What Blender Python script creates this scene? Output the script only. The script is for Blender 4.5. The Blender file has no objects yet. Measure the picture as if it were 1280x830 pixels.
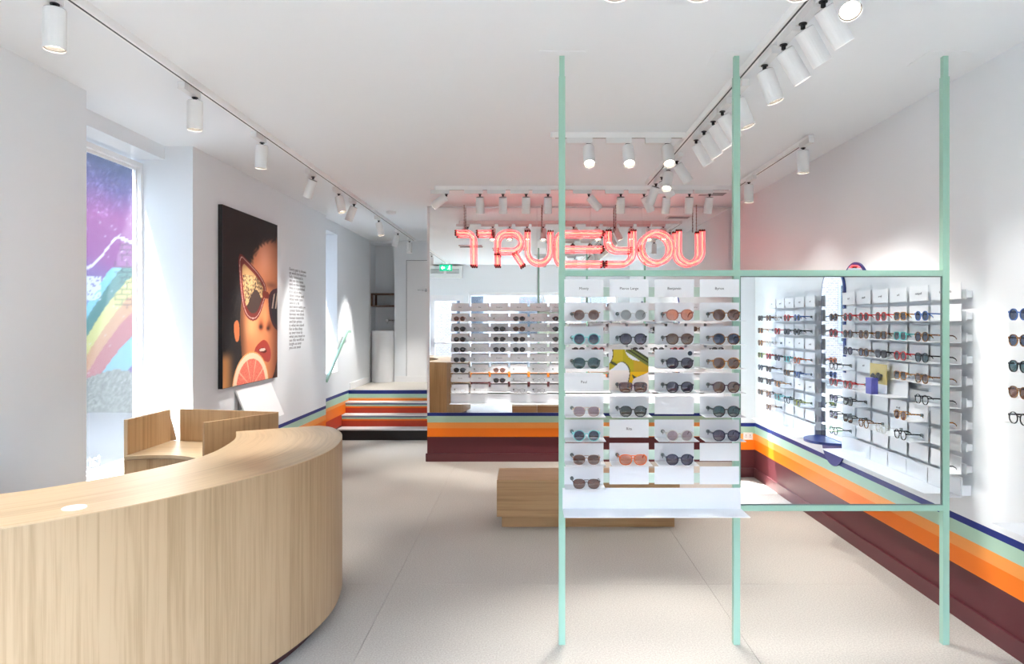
import bpy, math, random
from mathutils import Vector, Matrix
import numpy as np

random.seed(7)
C = bpy.context.scene.collection
SC = bpy.context.scene
PI = math.pi

# ------------------------------------------------------------------ camera
CAMZ = 1.516
cd = bpy.data.cameras.new('camera'); cam = bpy.data.objects.new('camera', cd); C.objects.link(cam)
cam.location = (0, 0, CAMZ); cam.rotation_euler = (PI / 2, 0, 0)
cd.sensor_width = 36; cd.lens = 870 / 1280 * 36
cd.shift_x = -22 / 1280; cd.shift_y = -13 / 1280; cd.clip_start = 0.02
SC.camera = cam

# ------------------------------------------------------------------ world, sun, exposure
w = bpy.data.worlds.new('sky'); SC.world = w; w.use_nodes = True
nt = w.node_tree; nt.nodes.clear()
wo = nt.nodes.new('ShaderNodeOutputWorld'); bg = nt.nodes.new('ShaderNodeBackground')
sky = nt.nodes.new('ShaderNodeTexSky'); sky.sky_type = 'NISHITA'; sky.sun_disc = False
sky.sun_elevation = math.radians(65); sky.sun_rotation = math.radians(213); sky.air_density = 1.0; sky.dust_density = 3.0
SKY = 1.85
mixc = nt.nodes.new('ShaderNodeMix'); mixc.data_type = 'RGBA'; mixc.inputs[0].default_value = 0.55
mixc.inputs[7].default_value = (4.55, 5.25, 6.2, 1)
nt.links.new(sky.outputs[0], mixc.inputs[6]); nt.links.new(mixc.outputs[2], bg.inputs[0])
bg.inputs[1].default_value = SKY; nt.links.new(bg.outputs[0], wo.inputs[0])

sd = bpy.data.lights.new('sun', 'SUN'); sun = bpy.data.objects.new('sun', sd); C.objects.link(sun)
sd.energy = 14.0; sd.angle = math.radians(0.6); sd.color = (1, 0.985, 0.96)
sun.rotation_euler = Vector((0.36, 0.55, -1.4)).to_track_quat('-Z', 'Y').to_euler()

def portal(name, loc, sx, sy, d):
    l = bpy.data.lights.new(name, 'AREA'); l.shape = 'RECTANGLE'; l.size = sx; l.size_y = sy
    o = bpy.data.objects.new(name, l); C.objects.link(o); o.location = loc
    o.rotation_euler = Vector(d).to_track_quat('-Z', 'Z').to_euler(); l.cycles.is_portal = True
portal('window_light_portal', (0.3, -0.47, 1.30), 3.3, 1.75, (0, 1, 0))
portal('window_light_portal', (-2.85, 4.36, 1.58), 1.25, 2.2, (1, 0, 0))
portal('window_light_portal', (-2.85, 8.6, 1.75), 0.65, 1.8, (1, 0, 0))
portal('window_light_portal', (-1.82, -0.47, 1.05), 0.75, 2.0, (0, 1, 0))

SPOT_W = 48.0
vs = SC.view_settings
vs.view_transform = 'Standard'; vs.look = 'None'; vs.gamma = 1; vs.use_curve_mapping = False
vs.exposure = 1.54
cy = SC.cycles
cy.max_bounces = 10; cy.diffuse_bounces = 5; cy.glossy_bounces = 6; cy.transmission_bounces = 6; cy.transparent_max_bounces = 14
cy.caustics_reflective = False; cy.caustics_refractive = False; cy.sample_clamp_indirect = 6.0
cy.use_denoising = True

# ------------------------------------------------------------------ helpers
H = 2.766; XR = 2.20; XL = -2.40; YB = 7.55; YF = -0.25

def px(x, y, Y):
    return Vector(((x - 662) * Y / 870, Y, CAMZ - (y - 402) * Y / 870))

class MB:
    """collects faces with per-face material index and per-corner uv"""
    def __init__(s): s.v = []; s.f = []; s.uv = []; s.mi = []; s.sm = []
    def face(s, pts, uv=None, mi=0, smooth=False):
        b = len(s.v); s.v += [tuple(p) for p in pts]; s.f.append(tuple(range(b, b + len(pts))))
        s.uv.append(uv if uv else [(0, 0)] * len(pts)); s.mi.append(mi); s.sm.append(smooth)
    def grid(s, rows, closed=False, mi=0, smooth=True, caps=False, uvf=None):
        """rows: list of rings (same length)"""
        b = len(s.v); n = len(rows[0])
        for r in rows: s.v += [tuple(p) for p in r]
        m = n if closed else n - 1
        for i in range(len(rows) - 1):
            for j in range(m):
                k = (j + 1) % n
                idx = (b + i * n + j, b + i * n + k, b + (i + 1) * n + k, b + (i + 1) * n + j)
                s.f.append(idx); s.mi.append(mi); s.sm.append(smooth)
                s.uv.append([uvf(i, j), uvf(i, j + 1), uvf(i + 1, j + 1), uvf(i + 1, j)] if uvf else [(0, 0)] * 4)
        if caps:
            for row, rev in ((0, True), (len(rows) - 1, False)):
                ids = [b + row * n + j for j in range(n)]
                s.f.append(tuple(reversed(ids)) if rev else tuple(ids)); s.mi.append(mi); s.sm.append(False); s.uv.append([(0, 0)] * n)
    def box(s, x0, x1, y0, y1, z0, z1, mi=0, grain='z', M=None, off=0.0):
        P = lambda x, y, z: Vector((x, y, z))
        fs = [([P(x0,y0,z0),P(x1,y0,z0),P(x1,y0,z1),P(x0,y0,z1)]), ([P(x1,y1,z0),P(x0,y1,z0),P(x0,y1,z1),P(x1,y1,z1)]),
              ([P(x0,y1,z0),P(x0,y0,z0),P(x0,y0,z1),P(x0,y1,z1)]), ([P(x1,y0,z0),P(x1,y1,z0),P(x1,y1,z1),P(x1,y0,z1)]),
              ([P(x0,y0,z1),P(x1,y0,z1),P(x1,y1,z1),P(x0,y1,z1)]), ([P(x0,y1,z0),P(x1,y1,z0),P(x1,y0,z0),P(x0,y0,z0)])]
        ax = 'xyz'.index(grain)
        nax = (1, 1, 0, 0, 2, 2)
        for q, na in zip(fs, nax):
            others = [a for a in range(3) if a != na]
            if ax in others: va = ax; ua = [a for a in others if a != ax][0]
            else: ua, va = others
            uv = [(p[ua] + off, p[va] + off * 3) for p in q]
            s.face([M @ p for p in q] if M else q, uv, mi)
    def tube(s, pts, r, n=8, mi=0, caps=True, closed=False):
        pts = [Vector(p) for p in pts]; rows = []
        N = len(pts); prev = None
        for i, p in enumerate(pts):
            if closed: t = pts[(i + 1) % N] - pts[i - 1]
            else: t = pts[min(i + 1, N - 1)] - pts[max(i - 1, 0)]
            t.normalize()
            if prev is None:
                a = Vector((0, 0, 1)) if abs(t.z) < .9 else Vector((1, 0, 0)); u = t.cross(a).normalized()
            else: u = (prev - t * prev.dot(t)).normalized()
            prev = u; v = t.cross(u)
            rr = r[i] if isinstance(r, (list, tuple)) else r
            rows.append([p + (u * math.cos(2*PI*k/n) + v * math.sin(2*PI*k/n)) * rr for k in range(n)])
        if closed: rows.append(rows[0])
        s.grid(rows, closed=True, mi=mi, caps=caps and not closed)
    def cyl(s, c0, c1, r0, r1=None, n=20, mi=0, caps=True):
        s.tube([c0, c1], [r0, r0 if r1 is None else r1], n, mi, caps)
    def mesh(s, name, mats, bevel=None):
        me = bpy.data.meshes.new(name); me.from_pydata(s.v, [], s.f)
        for m in (mats if isinstance(mats, (list, tuple)) else [mats]): me.materials.append(m)
        me.polygons.foreach_set('material_index', s.mi); me.polygons.foreach_set('use_smooth', s.sm)
        ul = me.uv_layers.new(name='UVMap')
        flat = [c for u in s.uv for p in u for c in p]
        ul.data.foreach_set('uv', flat); me.validate(); me.update()
        return me
    def build(s, name, mats, parent=None, kind=None):
        return link(name, s.mesh(name, mats), parent, kind)

def link(name, data, parent=None, kind=None, loc=None, rot=None):
    o = bpy.data.objects.new(name, data); C.objects.link(o)
    if parent: o.parent = parent
    if kind: o['kind'] = kind
    if loc is not None: o.location = loc
    if rot is not None: o.rotation_euler = rot
    return o
def tag(o, label, cat, group=None):
    o['label'] = label; o['category'] = cat
    if group: o['group'] = group
    return o
def thing(name, label, cat, loc=(0, 0, 0), rz=0.0, group=None):
    o = link(name, None, loc=loc, rot=(0, 0, rz)); o.empty_display_size = .05
    return tag(o, label, cat, group)
def struct(name, mb, mats, parent=None): return mb.build(name, mats, parent, None if parent else 'structure')
def bx(*a, **k):
    m = MB(); m.box(*a, **k); return m

# ------------------------------------------------------------------ materials
def mat(name, col, rough=.5, metal=0.0, spec=.5, emit=None, es=0.0):
    m = bpy.data.materials.new(name); m.use_nodes = True
    b = m.node_tree.nodes['Principled BSDF']
    b.inputs['Base Color'].default_value = (*col, 1); b.inputs['Roughness'].default_value = rough
    b.inputs['Metallic'].default_value = metal; b.inputs['Specular IOR Level'].default_value = spec
    if emit: b.inputs['Emission Color'].default_value = (*emit, 1); b.inputs['Emission Strength'].default_value = es
    return m
def N(m, t, **kw):
    n = m.node_tree.nodes.new(t)
    for k, v in kw.items(): setattr(n, k, v)
    return n
def L(m, a, b): m.node_tree.links.new(a, b)
def bsdf(m): return m.node_tree.nodes['Principled BSDF']

def paint(name, col, rough=.6, bump=.04):
    m = mat(name, col, rough, spec=.3)
    n = N(m, 'ShaderNodeTexNoise'); n.inputs['Scale'].default_value = 160; n.inputs['Detail'].default_value = 3
    tc = N(m, 'ShaderNodeTexCoord'); L(m, tc.outputs['Object'], n.inputs['Vector'])
    b = N(m, 'ShaderNodeBump'); b.inputs['Strength'].default_value = bump; b.inputs['Distance'].default_value = .002
    L(m, n.outputs[0], b.inputs['Height']); L(m, b.outputs[0], bsdf(m).inputs['Normal'])
    return m

WHITE = paint('white_wall_paint', (.815, .845, .875))
CEIL = paint('white_ceiling_paint', (.85, .875, .905))
WMETAL = mat('white_powder_coat', (.84, .84, .85), .4)
CARD = mat('white_sheet_metal', (.84, .86, .89), .42)
LAMPW = mat('white_lamp_metal', (.80, .80, .80), .4)
BLACK = mat('black_plastic', (.012, .012, .014), .4)
MINT = mat('mint_powder_coat', (.33, .555, .45), .42)
PMINT = mat('pale_mint_rail', (.56, .70, .62), .45)
MAROON = mat('maroon_paint', (.105, .022, .028), .38)
BLUE = mat('blue_lacquer', (.02, .05, .25), .35)
NAVY = (.012, .028, .2)
CHROME = mat('chrome', (.8, .8, .8), .12, 1)
GREYPL = mat('grey_plastic', (.3, .31, .32), .5)
MIRROR = mat('mirror_glass', (.93, .95, .95), 0.0, 1.0)
INK = mat('printed_ink', (.05, .05, .055), .7)
STEPW = mat('stair_nosing_white', (.75, .75, .75), .5)

def stripes(name, stops, axis=2):
    """painted horizontal bands; stops = [(z_top, colour)...], white above"""
    m = paint(name, (.8, .8, .8), .42)
    tc = N(m, 'ShaderNodeTexCoord'); sp = N(m, 'ShaderNodeSeparateXYZ'); L(m, tc.outputs['Object'], sp.inputs[0])
    r = N(m, 'ShaderNodeValToRGB'); r.color_ramp.interpolation = 'CONSTANT'
    e = r.color_ramp.elements
    cols = [c for _, c in stops] + [(.815, .845, .875)]
    poss = [0.0] + [z for z, _ in stops]
    e[0].position = 0; e[0].color = (*cols[0], 1); e[1].position = poss[1]; e[1].color = (*cols[1], 1)
    for p, c in zip(poss[2:], cols[2:]):
        q = e.new(p); q.color = (*c, 1)
    L(m, sp.outputs[axis], r.inputs[0]); L(m, r.outputs[0], bsdf(m).inputs['Base Color'])
    return m
cM, cO, cLO, cMi = (.105, .022, .028), (.93, .2, .008), (.93, .34, .075), (.42, .62, .49)
cR = (.55, .045, .015)
STRIPE = stripes('striped_wall_paint', [(.262, cM), (.357, cO), (.42, cLO), (.49, cMi), (.526, NAVY)])
STRIPE_ST = stripes('striped_stair_paint', [(.16, cM), (.30, cR), (.42, cO), (.46, cLO), (.545, cMi), (.585, NAVY)])

def wood(name, c0, c1, c2, strip=.10, rough=.42):
    m = mat(name, c1, rough, spec=.4)
    uv = N(m, 'ShaderNodeUVMap'); uv.uv_map = 'UVMap'
    sp = N(m, 'ShaderNodeSeparateXYZ'); L(m, uv.outputs[0], sp.inputs[0])
    dv = N(m, 'ShaderNodeMath', operation='DIVIDE'); L(m, sp.outputs[0], dv.inputs[0]); dv.inputs[1].default_value = strip
    fl = N(m, 'ShaderNodeMath', operation='FLOOR'); L(m, dv.outputs[0], fl.inputs[0])
    wn = N(m, 'ShaderNodeTexWhiteNoise', noise_dimensions='1D'); L(m, fl.outputs[0], wn.inputs['W'])
    # grain coordinates shift per veneer leaf
    sh = N(m, 'ShaderNodeMath', operation='MULTIPLY_ADD'); L(m, wn.outputs[0], sh.inputs[0]); sh.inputs[1].default_value = 7.0; L(m, sp.outputs[1], sh.inputs[2])
    cb = N(m, 'ShaderNodeCombineXYZ'); L(m, sp.outputs[0], cb.inputs[0]); L(m, sh.outputs[0], cb.inputs[1])
    def noise(sx, sy, det, dist=0):
        mp = N(m, 'ShaderNodeMapping'); mp.inputs['Scale'].default_value = (sx, sy, 1); L(m, cb.outputs[0], mp.inputs[0])
        n = N(m, 'ShaderNodeTexNoise'); n.inputs['Scale'].default_value = 1; n.inputs['Detail'].default_value = det; n.inputs['Distortion'].default_value = dist
        L(m, mp.outputs[0], n.inputs['Vector']); return n
    n1 = noise(55, 1.3, 4, .5); n2 = noise(300, 5, 3); n3 = noise(3, .3, 2)
    a = N(m, 'ShaderNodeMath', operation='MULTIPLY_ADD'); L(m, n2.outputs[0], a.inputs[0]); a.inputs[1].default_value = .45; L(m, n1.outputs[0], a.inputs[2])
    b = N(m, 'ShaderNodeMath', operation='MULTIPLY_ADD'); L(m, wn.outputs[0], b.inputs[0]); b.inputs[1].default_value = .16; L(m, a.outputs[0], b.inputs[2])
    c = N(m, 'ShaderNodeMath', operation='MULTIPLY_ADD'); L(m, n3.outputs[0], c.inputs[0]); c.inputs[1].default_value = .25; L(m, b.outputs[0], c.inputs[2])
    r = N(m, 'ShaderNodeValToRGB'); e = r.color_ramp.elements
    e[0].position = .48; e[0].color = (*c0, 1); e[1].position = 1.18; e[1].color = (*c2, 1); e[1].position = 1.0; q = e.new(.78); q.color = (*c1, 1)
    L(m, c.outputs[0], r.inputs[0]); L(m, r.outputs[0], bsdf(m).inputs['Base Color'])
    bp = N(m, 'ShaderNodeBump'); bp.inputs['Strength'].default_value = .12; bp.inputs['Distance'].default_value = .001
    L(m, n2.outputs[0], bp.inputs['Height']); L(m, bp.outputs[0], bsdf(m).inputs['Normal'])
    return m
OAK = wood('oak_veneer', (.285, .19, .10), (.385, .263, .148), (.46, .325, .195), strip=.075)
OAKTOP = wood('oak_top_veneer', (.37, .25, .135), (.475, .335, .195), (.56, .41, .25), strip=.16, rough=.36)
OAKD = wood('oak_bench_veneer', (.30, .175, .08), (.42, .255, .12), (.52, .33, .17), strip=.13)
OAKK = wood('oak_desk_veneer', (.32, .19, .085), (.43, .27, .13), (.52, .34, .18), strip=.12)
WALNUT = mat('brown_wood', (.12, .06, .035), .5)

def floor_mat():
    m = mat('pale_terrazzo_floor', (.5, .46, .41), .55, spec=.25)
    tc = N(m, 'ShaderNodeTexCoord')
    n = N(m, 'ShaderNodeTexNoise'); n.inputs['Scale'].default_value = 130; n.inputs['Detail'].default_value = 4; L(m, tc.outputs['Object'], n.inputs['Vector'])
    r = N(m, 'ShaderNodeValToRGB'); e = r.color_ramp.elements
    e[0].position = .36; e[0].color = (.41, .378, .335, 1); e[1].position = .66; e[1].color = (.54, .508, .462, 1)
    L(m, n.outputs[0], r.inputs[0])
    n2 = N(m, 'ShaderNodeTexNoise'); n2.inputs['Scale'].default_value = 1.4; n2.inputs['Detail'].default_value = 3; L(m, tc.outputs['Object'], n2.inputs['Vector'])
    mx = N(m, 'ShaderNodeMix', data_type='RGBA', blend_type='MULTIPLY'); mx.inputs[0].default_value = .18
    L(m, r.outputs[0], mx.inputs[6]); L(m, n2.outputs[0], mx.inputs[7]); L(m, mx.outputs[2], bsdf(m).inputs['Base Color'])
    rr = N(m, 'ShaderNodeMapRange'); rr.inputs[3].default_value = .48; rr.inputs[4].default_value = .66; L(m, n2.outputs[0], rr.inputs[0]); L(m, rr.outputs[0], bsdf(m).inputs['Roughness'])
    return m
FLOOR = floor_mat()

def glass_mat(name, tint=(1, 1, 1), refl=.08):
    m = bpy.data.materials.new(name); m.use_nodes = True; m.node_tree.nodes.clear()
    o = N(m, 'ShaderNodeOutputMaterial'); t = N(m, 'ShaderNodeBsdfTransparent'); g = N(m, 'ShaderNodeBsdfGlossy'); mx = N(m, 'ShaderNodeMixShader')
    t.inputs[0].default_value = (*tint, 1); g.inputs[0].default_value = (1, 1, 1, 1); g.inputs['Roughness'].default_value = .01
    f = N(m, 'ShaderNodeLayerWeight'); f.inputs[0].default_value = .5
    pw = N(m, 'ShaderNodeMath', operation='POWER'); pw.inputs[1].default_value = 5; L(m, f.outputs['Facing'], pw.inputs[0])
    ad = N(m, 'ShaderNodeMath', operation='MULTIPLY_ADD'); ad.use_clamp = True; ad.inputs[1].default_value = .95; ad.inputs[2].default_value = refl; L(m, pw.outputs[0], ad.inputs[0])
    L(m, ad.outputs[0], mx.inputs[0]); L(m, t.outputs[0], mx.inputs[1]); L(m, g.outputs[0], mx.inputs[2]); L(m, mx.outputs[0], o.inputs[0])
    return m
GLASS = glass_mat('window_glass', (.97, .985, .985), .012)

def attr_mat(name, rough=.45, brick=False):
    m = mat(name, (.5, .5, .5), rough, spec=.3)
    a = N(m, 'ShaderNodeVertexColor'); a.layer_name = 'print'
    L(m, a.outputs[0], bsdf(m).inputs['Base Color'])
    return m
PRINT = attr_mat('printed_picture', .6)
MURALM = attr_mat('spray_painted_wall', .8)

def srgb(c):
    c = np.asarray(c, dtype=float) / 255.0
    return np.where(c <= .04045, c / 12.92, ((c + .055) / 1.055) ** 2.4)

def picture_mesh(name, nx, nz, place, painter, m):
    """a flat print: grid of nx*nz cells, place(u,v)->xyz, painter(U,V)->rgb sRGB 0..255 arrays"""
    u = np.linspace(0, 1, nx + 1); v = np.linspace(0, 1, nz + 1)
    U, V = np.meshgrid(u, v)
    vs_ = [place(a, b) for a, b in zip(U.ravel(), V.ravel())]
    fs = [(j*(nx+1)+i, j*(nx+1)+i+1, (j+1)*(nx+1)+i+1, (j+1)*(nx+1)+i) for j in range(nz) for i in range(nx)]
    me = bpy.data.meshes.new(name); me.from_pydata(vs_, [], fs); me.materials.append(m)
    col = srgb(painter(U.ravel(), V.ravel()))
    at = me.color_attributes.new('print', 'FLOAT_COLOR', 'POINT')
    at.data.foreach_set('color', np.concatenate([col, np.ones((len(col), 1))], 1).ravel())
    return me

_dg = None
def text_mesh(body, size, m, align='CENTER', extrude=.0006, space=1.0):
    cu = bpy.data.curves.new('lettering', 'FONT'); cu.body = body; cu.size = size; cu.align_x = align; cu.extrude = extrude
    cu.resolution_u = 2; cu.space_line = space
    o = bpy.data.objects.new('lettering', cu); C.objects.link(o)
    bpy.context.view_layer.update()
    me = bpy.data.meshes.new_from_object(o.evaluated_get(bpy.context.evaluated_depsgraph_get()))
    C.objects.unlink(o); bpy.data.objects.remove(o); bpy.data.curves.remove(cu)
    me.materials.clear(); me.materials.append(m)
    return me

# ------------------------------------------------------------------ structure
# floor: a slab with sheets laid on it, seams left open between them
fl = struct('floor', bx(-3.0, XR, -.45, 9.3, -.12, -.004), mat('floor_joint', (.25, .23, .21), .8))
seams = [XL, -.785, 1.024, XR]
for i in range(3):
    for (y0, y1) in ((YF, 4.02), (4.02, 8.9)):
        m = MB(); m.box(seams[i] + (.0009 if i else 0), seams[i+1] - (.0009 if i < 2 else 0), y0 + (.001 if y0 > 0 else 0), y1 - (.001 if y1 < 5 else 0), -.004, 0)
        m.build('floor_sheet', FLOOR, fl)
struct('ceiling', bx(-2.83, 2.4, -.45, 11.3, H, H + .12), CEIL)
struct('wall_right', bx(XR, 2.4, -.5, 11.3, -.1, H), STRIPE)
m = MB(); m.box(XR - .014, XR, YF, YB, 0, .088); struct('baseboard_right', m, MAROON)

# left wall with the shop window recess
WY0, WY1, ZS, ZH = 3.77, 4.96, .53, 2.67
m = MB()
m.box(-2.83, XL, -.45, WY0, -.1, H); m.box(-2.83, XL, WY1, 8.2, -.1, H)
m.box(-2.83, XL, WY0, WY1, -.1, ZS); m.box(-2.83, -2.60, WY0, WY1, ZH, H)
struct('wall_left', m, STRIPE)
struct('baseboard_left', bx(XL, XL + .012, WY1, 8.2, 0, .088), MAROON)
# stair side wall with its own small window
m = MB()
m.box(-2.83, -2.46, 8.2, 8.3, -.1, H); m.box(-2.83, -2.46, 8.9, 11.2, -.1, H)
m.box(-2.83, -2.46, 8.3, 8.9, -.1, .88); m.box(-2.83, -2.46, 8.3, 8.9, 2.63, H)
struct('wall_stair', m, STRIPE_ST)

def window_left(name, y0, y1, z0, z1, x=-2.755):
    fw = .032
    fr = MB()
    fr.box(x - .05, x, y0, y1, z1 - fw, z1); fr.box(x - .05, x, y0, y1, z0, z0 + fw * .7)
    fr.box(x - .05, x, y0, y0 + fw, z0 + fw * .7, z1 - fw); fr.box(x - .05, x, y1 - fw * .8, y1, z0 + fw * .7, z1 - fw)
    root = fr.build(name, WMETAL, None, 'structure')
    ir = MB(); c = x - .050; d = x - .030
    ir.box(c, d, y0 + fw, y1 - fw * .8, z1 - fw - .018, z1 - fw); ir.box(c, d, y0 + fw, y1 - fw * .8, z0 + .0224, z0 + .04)
    ir.box(c, d, y0 + fw, y0 + fw + .016, z0 + .04, z1 - fw - .018); ir.box(c, d, y1 - fw * .8 - .012, y1 - fw * .8, z0 + .04, z1 - fw - .018)
    ir.build('sash', WMETAL, root)
    bx(x - .043, x - .037, y0 + fw + .014, y1 - fw * .8 - .010, z0 + .036, z1 - fw - .016).build('pane', GLASS, root)
    return root
w1 = window_left('window_1', WY0, WY1, ZS, ZH - .03)
window_left('window_2', 8.3, 8.9, .88, 2.63)
# vinyl lettering on the pane, to be read from the street
t = link('lettering', text_mesh('tat', .125, mat('white_vinyl', (.9, .9, .9), .5), 'CENTER', .0004), w1)
t.matrix_local = Matrix.Translation((-2.799, 4.475, .585)) @ Matrix(((0, 0, -1, 0), (-1, 0, 0, 0), (0, 1, 0, 0), (0, 0, 0, 1)))

# back wall clad with mirror, striped base below
struct('wall_back', bx(-1.11, XR, YB, YB + .15, -.1, H), STRIPE)
struct('baseboard_back', bx(-1.125, XR - .014, YB - .016, YB, 0, .088), MAROON)
wb = bpy.data.objects['wall_back']
mx = [-1.085, .08, .66, 1.22, XR]
for i in range(4):
    bx(mx[i] + .0015, mx[i+1] - .0015, YB - .006, YB - .0005, .53, H - .015).build('mirror_panel', MIRROR, wb)
struct('trim_1', bx(-1.11, -1.085, YB - .01, YB, .53, H), WMETAL)
struct('wall_corridor', bx(-1.11, -.96, YB + .15, 11.2, -.1, H), WHITE)

# corridor end wall: wash niche on the left, flush door on the right
CY = 10.75; LZ = .585
m = MB()
m.box(-2.09, -.96, CY, CY + .45, -.1, H); m.box(-2.46, -2.09, CY + .36, CY + .45, -.1, H)
m.box(-2.46, -2.09, CY, CY + .36, LZ + 2.14, H)
struct('wall_end', m, WHITE)
struct('trim_2', bx(-2.52, -2.462 + .005, CY - .06, CY + .01, LZ, H), WMETAL)
m = MB(); m.box(-1.895, -1.16, CY - .004, CY - .0005, LZ + .006, 2.455)
d3 = struct('door_3', m, WMETAL)
hb = MB(); hb.tube([(-1.72, CY - .045, 2.0), (-1.58, CY - .045, 2.0)], .008, 8); hb.tube([(-1.60, CY - .045, 2.0), (-1.60, CY - .004, 2.0)], .008, 8); hb.cyl((-1.60, CY - .012, 2.0), (-1.60, CY - .004, 2.0), .022, n=14)
hb.build('door_handle', CHROME, d3)
m = MB()
for (a, b, c, d) in ((-1.905, -1.898, LZ, 2.465), (-1.905, -1.11, 2.458, 2.465)): m.box(a, b, CY - .003, CY - .0004, c, d)
struct('gap_shadow_strip', m, mat('door_gap_shadowline', (.25, .25, .26), .8))  # dark strips coloured as the shadow in the gap round the door
struct('baseboard_end', bx(-2.09, -1.11, CY - .012, CY - .0045, LZ, LZ + .09), WMETAL)
struct('baseboard_stair', bx(-2.46, -2.448, 9.5, CY - .07, LZ, LZ + .09), WMETAL)

# stairs: four risers, each with painted bands
rz_ = [0, .143, .295, .4425, LZ]; ry = [8.9, 9.12, 9.30, 9.46]
st = thing('staircase', 'short flight of four striped steps rising between mirror wall and window wall', 'staircase')
bands = [[(1.0, (.012, .010, .012))],
         [(.58, cR), (.72, cO), (.90, cMi), (1.0, NAVY)],
         [(.55, cR), (.70, cO), (.88, cMi), (1.0, NAVY)],
         [(.16, cO), (.30, cLO), (.74, cMi), (1.0, NAVY)]]
BM = {}
def bandmat(c):
    if c not in BM: BM[c] = mat('stair_band_paint', c, .35)
    return BM[c]
for i in range(4):
    z0, z1 = rz_[i], rz_[i+1]; prev = 0.0
    y1 = ry[i+1] if i < 3 else CY - .008
    xl = -2.459
    bx(xl, -1.111, ry[i] + .004, y1 + .004, z0 - (.0 if i == 0 else .03), z1 - .018).build('step', STEPW, st)
    for f, c in bands[i]:
        top = z0 + (z1 - z0 - .018) * f; bot = z0 + (z1 - z0 - .018) * prev
        if i == 3 and f == 1.0: top = z1
        bx(xl, -1.111, ry[i] - (.002 if i < 3 else .004), ry[i] + .004, bot, top).build('riser_band', bandmat(c), st); prev = f
    bx(xl, -1.111, ry[i] - (.012 if i < 3 else .0), y1, z1 - .018, z1).build('tread', FLOOR if i == 3 else STEPW, st)
bx(-2.459, -2.091, CY - .008, CY + .358, LZ - .1, LZ).build('niche_floor', FLOOR, st)
hr = thing('handrail', 'flat mint handrail sloping up the wall beside the stairs', 'handrail')
m = MB(); a = Vector((-2.40, 8.22, .815)); b = Vector((-2.40, 9.16, 1.385)); u = (b - a).normalized(); nrm = Vector((1, 0, 0)).cross(u)
rows = [[p + nrm * s + Vector((q, 0, 0)) for s, q in ((-.02, -.012), (.02, -.012), (.02, .012), (-.02, .012))] for p in (a, b, b + Vector((0, .16, 0)))]
m.grid(rows, closed=True, smooth=False, caps=True); m.build('rail', MINT, hr)
for p in (a.lerp(b, .25), a.lerp(b, .95)):
    m = MB(); m.tube([p, p + Vector((0, 0, -.03)), Vector((-2.458, p.y, p.z - .05))], .006, 8); m.build('bracket', CHROME, hr)

# front wall with shop window and glazed door (behind the camera, seen in the mirrors)
m = MB()
m.box(-2.4, -2.2, -.45, YF, -.1, H); m.box(-2.2, -1.45, -.45, YF, 2.1, H); m.box(-1.45, -1.35, -.45, YF, -.1, H)
m.box(-1.35, 1.95, -.45, YF, -.1, .45); m.box(-1.35, 1.95, -.45, YF, 2.16, H); m.box(1.95, 2.2, -.45, YF, -.1, H)
struct('wall_front', m, STRIPE)
struct('baseboard_front', bx(-1.35, XR - .014, YF, YF + .014, 0, .088), MAROON)
m = MB(); y0, y1 = -.42, -.36
m.box(-1.35, 1.95, y0, y1, 2.10, 2.16); m.box(-1.35, 1.95, y0, y1, .45, .50); m.box(-1.35, -1.30, y0, y1, .5, 2.10); m.box(1.90, 1.95, y0, y1, .5, 2.10); m.box(.27, .32, y0, y1, .5, 2.10)
w3 = struct('window_3', m, WMETAL)
bx(-1.30, .27, -.393, -.387, .5, 2.10).build('pane', GLASS, w3); bx(.32, 1.90, -.393, -.387, .5, 2.10).build('pane', GLASS, w3)
m = MB(); m.box(-2.2, -2.1, y0, y1, 0, 2.1); m.box(-1.55, -1.45, y0, y1, 0, 2.1); m.box(-2.1, -1.55, y0, y1, 1.98, 2.1); m.box(-2.1, -1.55, y0, y1, 0, .22); m.box(-2.1, -1.55, y0, y1, 1.02, 1.06)
d1 = struct('door_1', m, WMETAL)
bx(-2.1, -1.55, -.393, -.387, .22, 1.02).build('pane', GLASS, d1); bx(-2.1, -1.55, -.393, -.387, 1.06, 1.98).build('pane', GLASS, d1)
bx(-2.13, -2.115, y1, y1 + .04, .95, 1.15).build('door_handle', CHROME, d1)

# outside: alley with painted wall, street, house and an added block shading the alley
GROUND = paint('asphalt', (.045, .045, .044), .9, .3)
struct('ground', bx(-16, 16, -16, 18, -.30, -.13), GROUND)
BRICK = paint('grey_render', (.30, .29, .28), .9, .2)
def brickwall():
    m = mat('brown_brick', (.3, .2, .16), .9)
    b = N(m, 'ShaderNodeTexBrick'); tc = N(m, 'ShaderNodeTexCoord'); mp = N(m, 'ShaderNodeMapping'); mp.inputs['Rotation'].default_value = (PI/2, 0, 0)
    L(m, tc.outputs['Object'], mp.inputs[0]); L(m, mp.outputs[0], b.inputs['Vector']); b.inputs['Scale'].default_value = 4
    b.inputs['Color1'].default_value = (.12, .10, .095, 1); b.inputs['Color2'].default_value = (.17, .14, .125, 1); b.inputs['Mortar'].default_value = (.25, .24, .23, 1)
    L(m, b.outputs[0], bsdf(m).inputs['Base Color']); return m
BRW = brickwall()
hs = thing('house', 'dark brick terrace house across the street, seen in the back mirror', 'house')
bx(-12, 12, -19, -13, -.13, 5.6).build('wall', BRW, hs)
for i in range(9):
    for zz in (.9, 3.4):
        f = bx(-10.5 + i * 2.5, -9.3 + i * 2.5, -13.04, -12.98, zz, zz + 1.7).build('window', mat('grey_window_frame', (.16, .17, .18), .5), hs)
        bx(-10.43 + i * 2.5, -9.37 + i * 2.5, -12.99, -12.97, zz + .07, zz + 1.63).build('pane', mat('dark_window', (.03, .035, .04), .1), f)
bx(-12.2, 12.2, -19.2, -12.8, 5.6, 5.9).build('roof', BRICK, hs)
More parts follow.
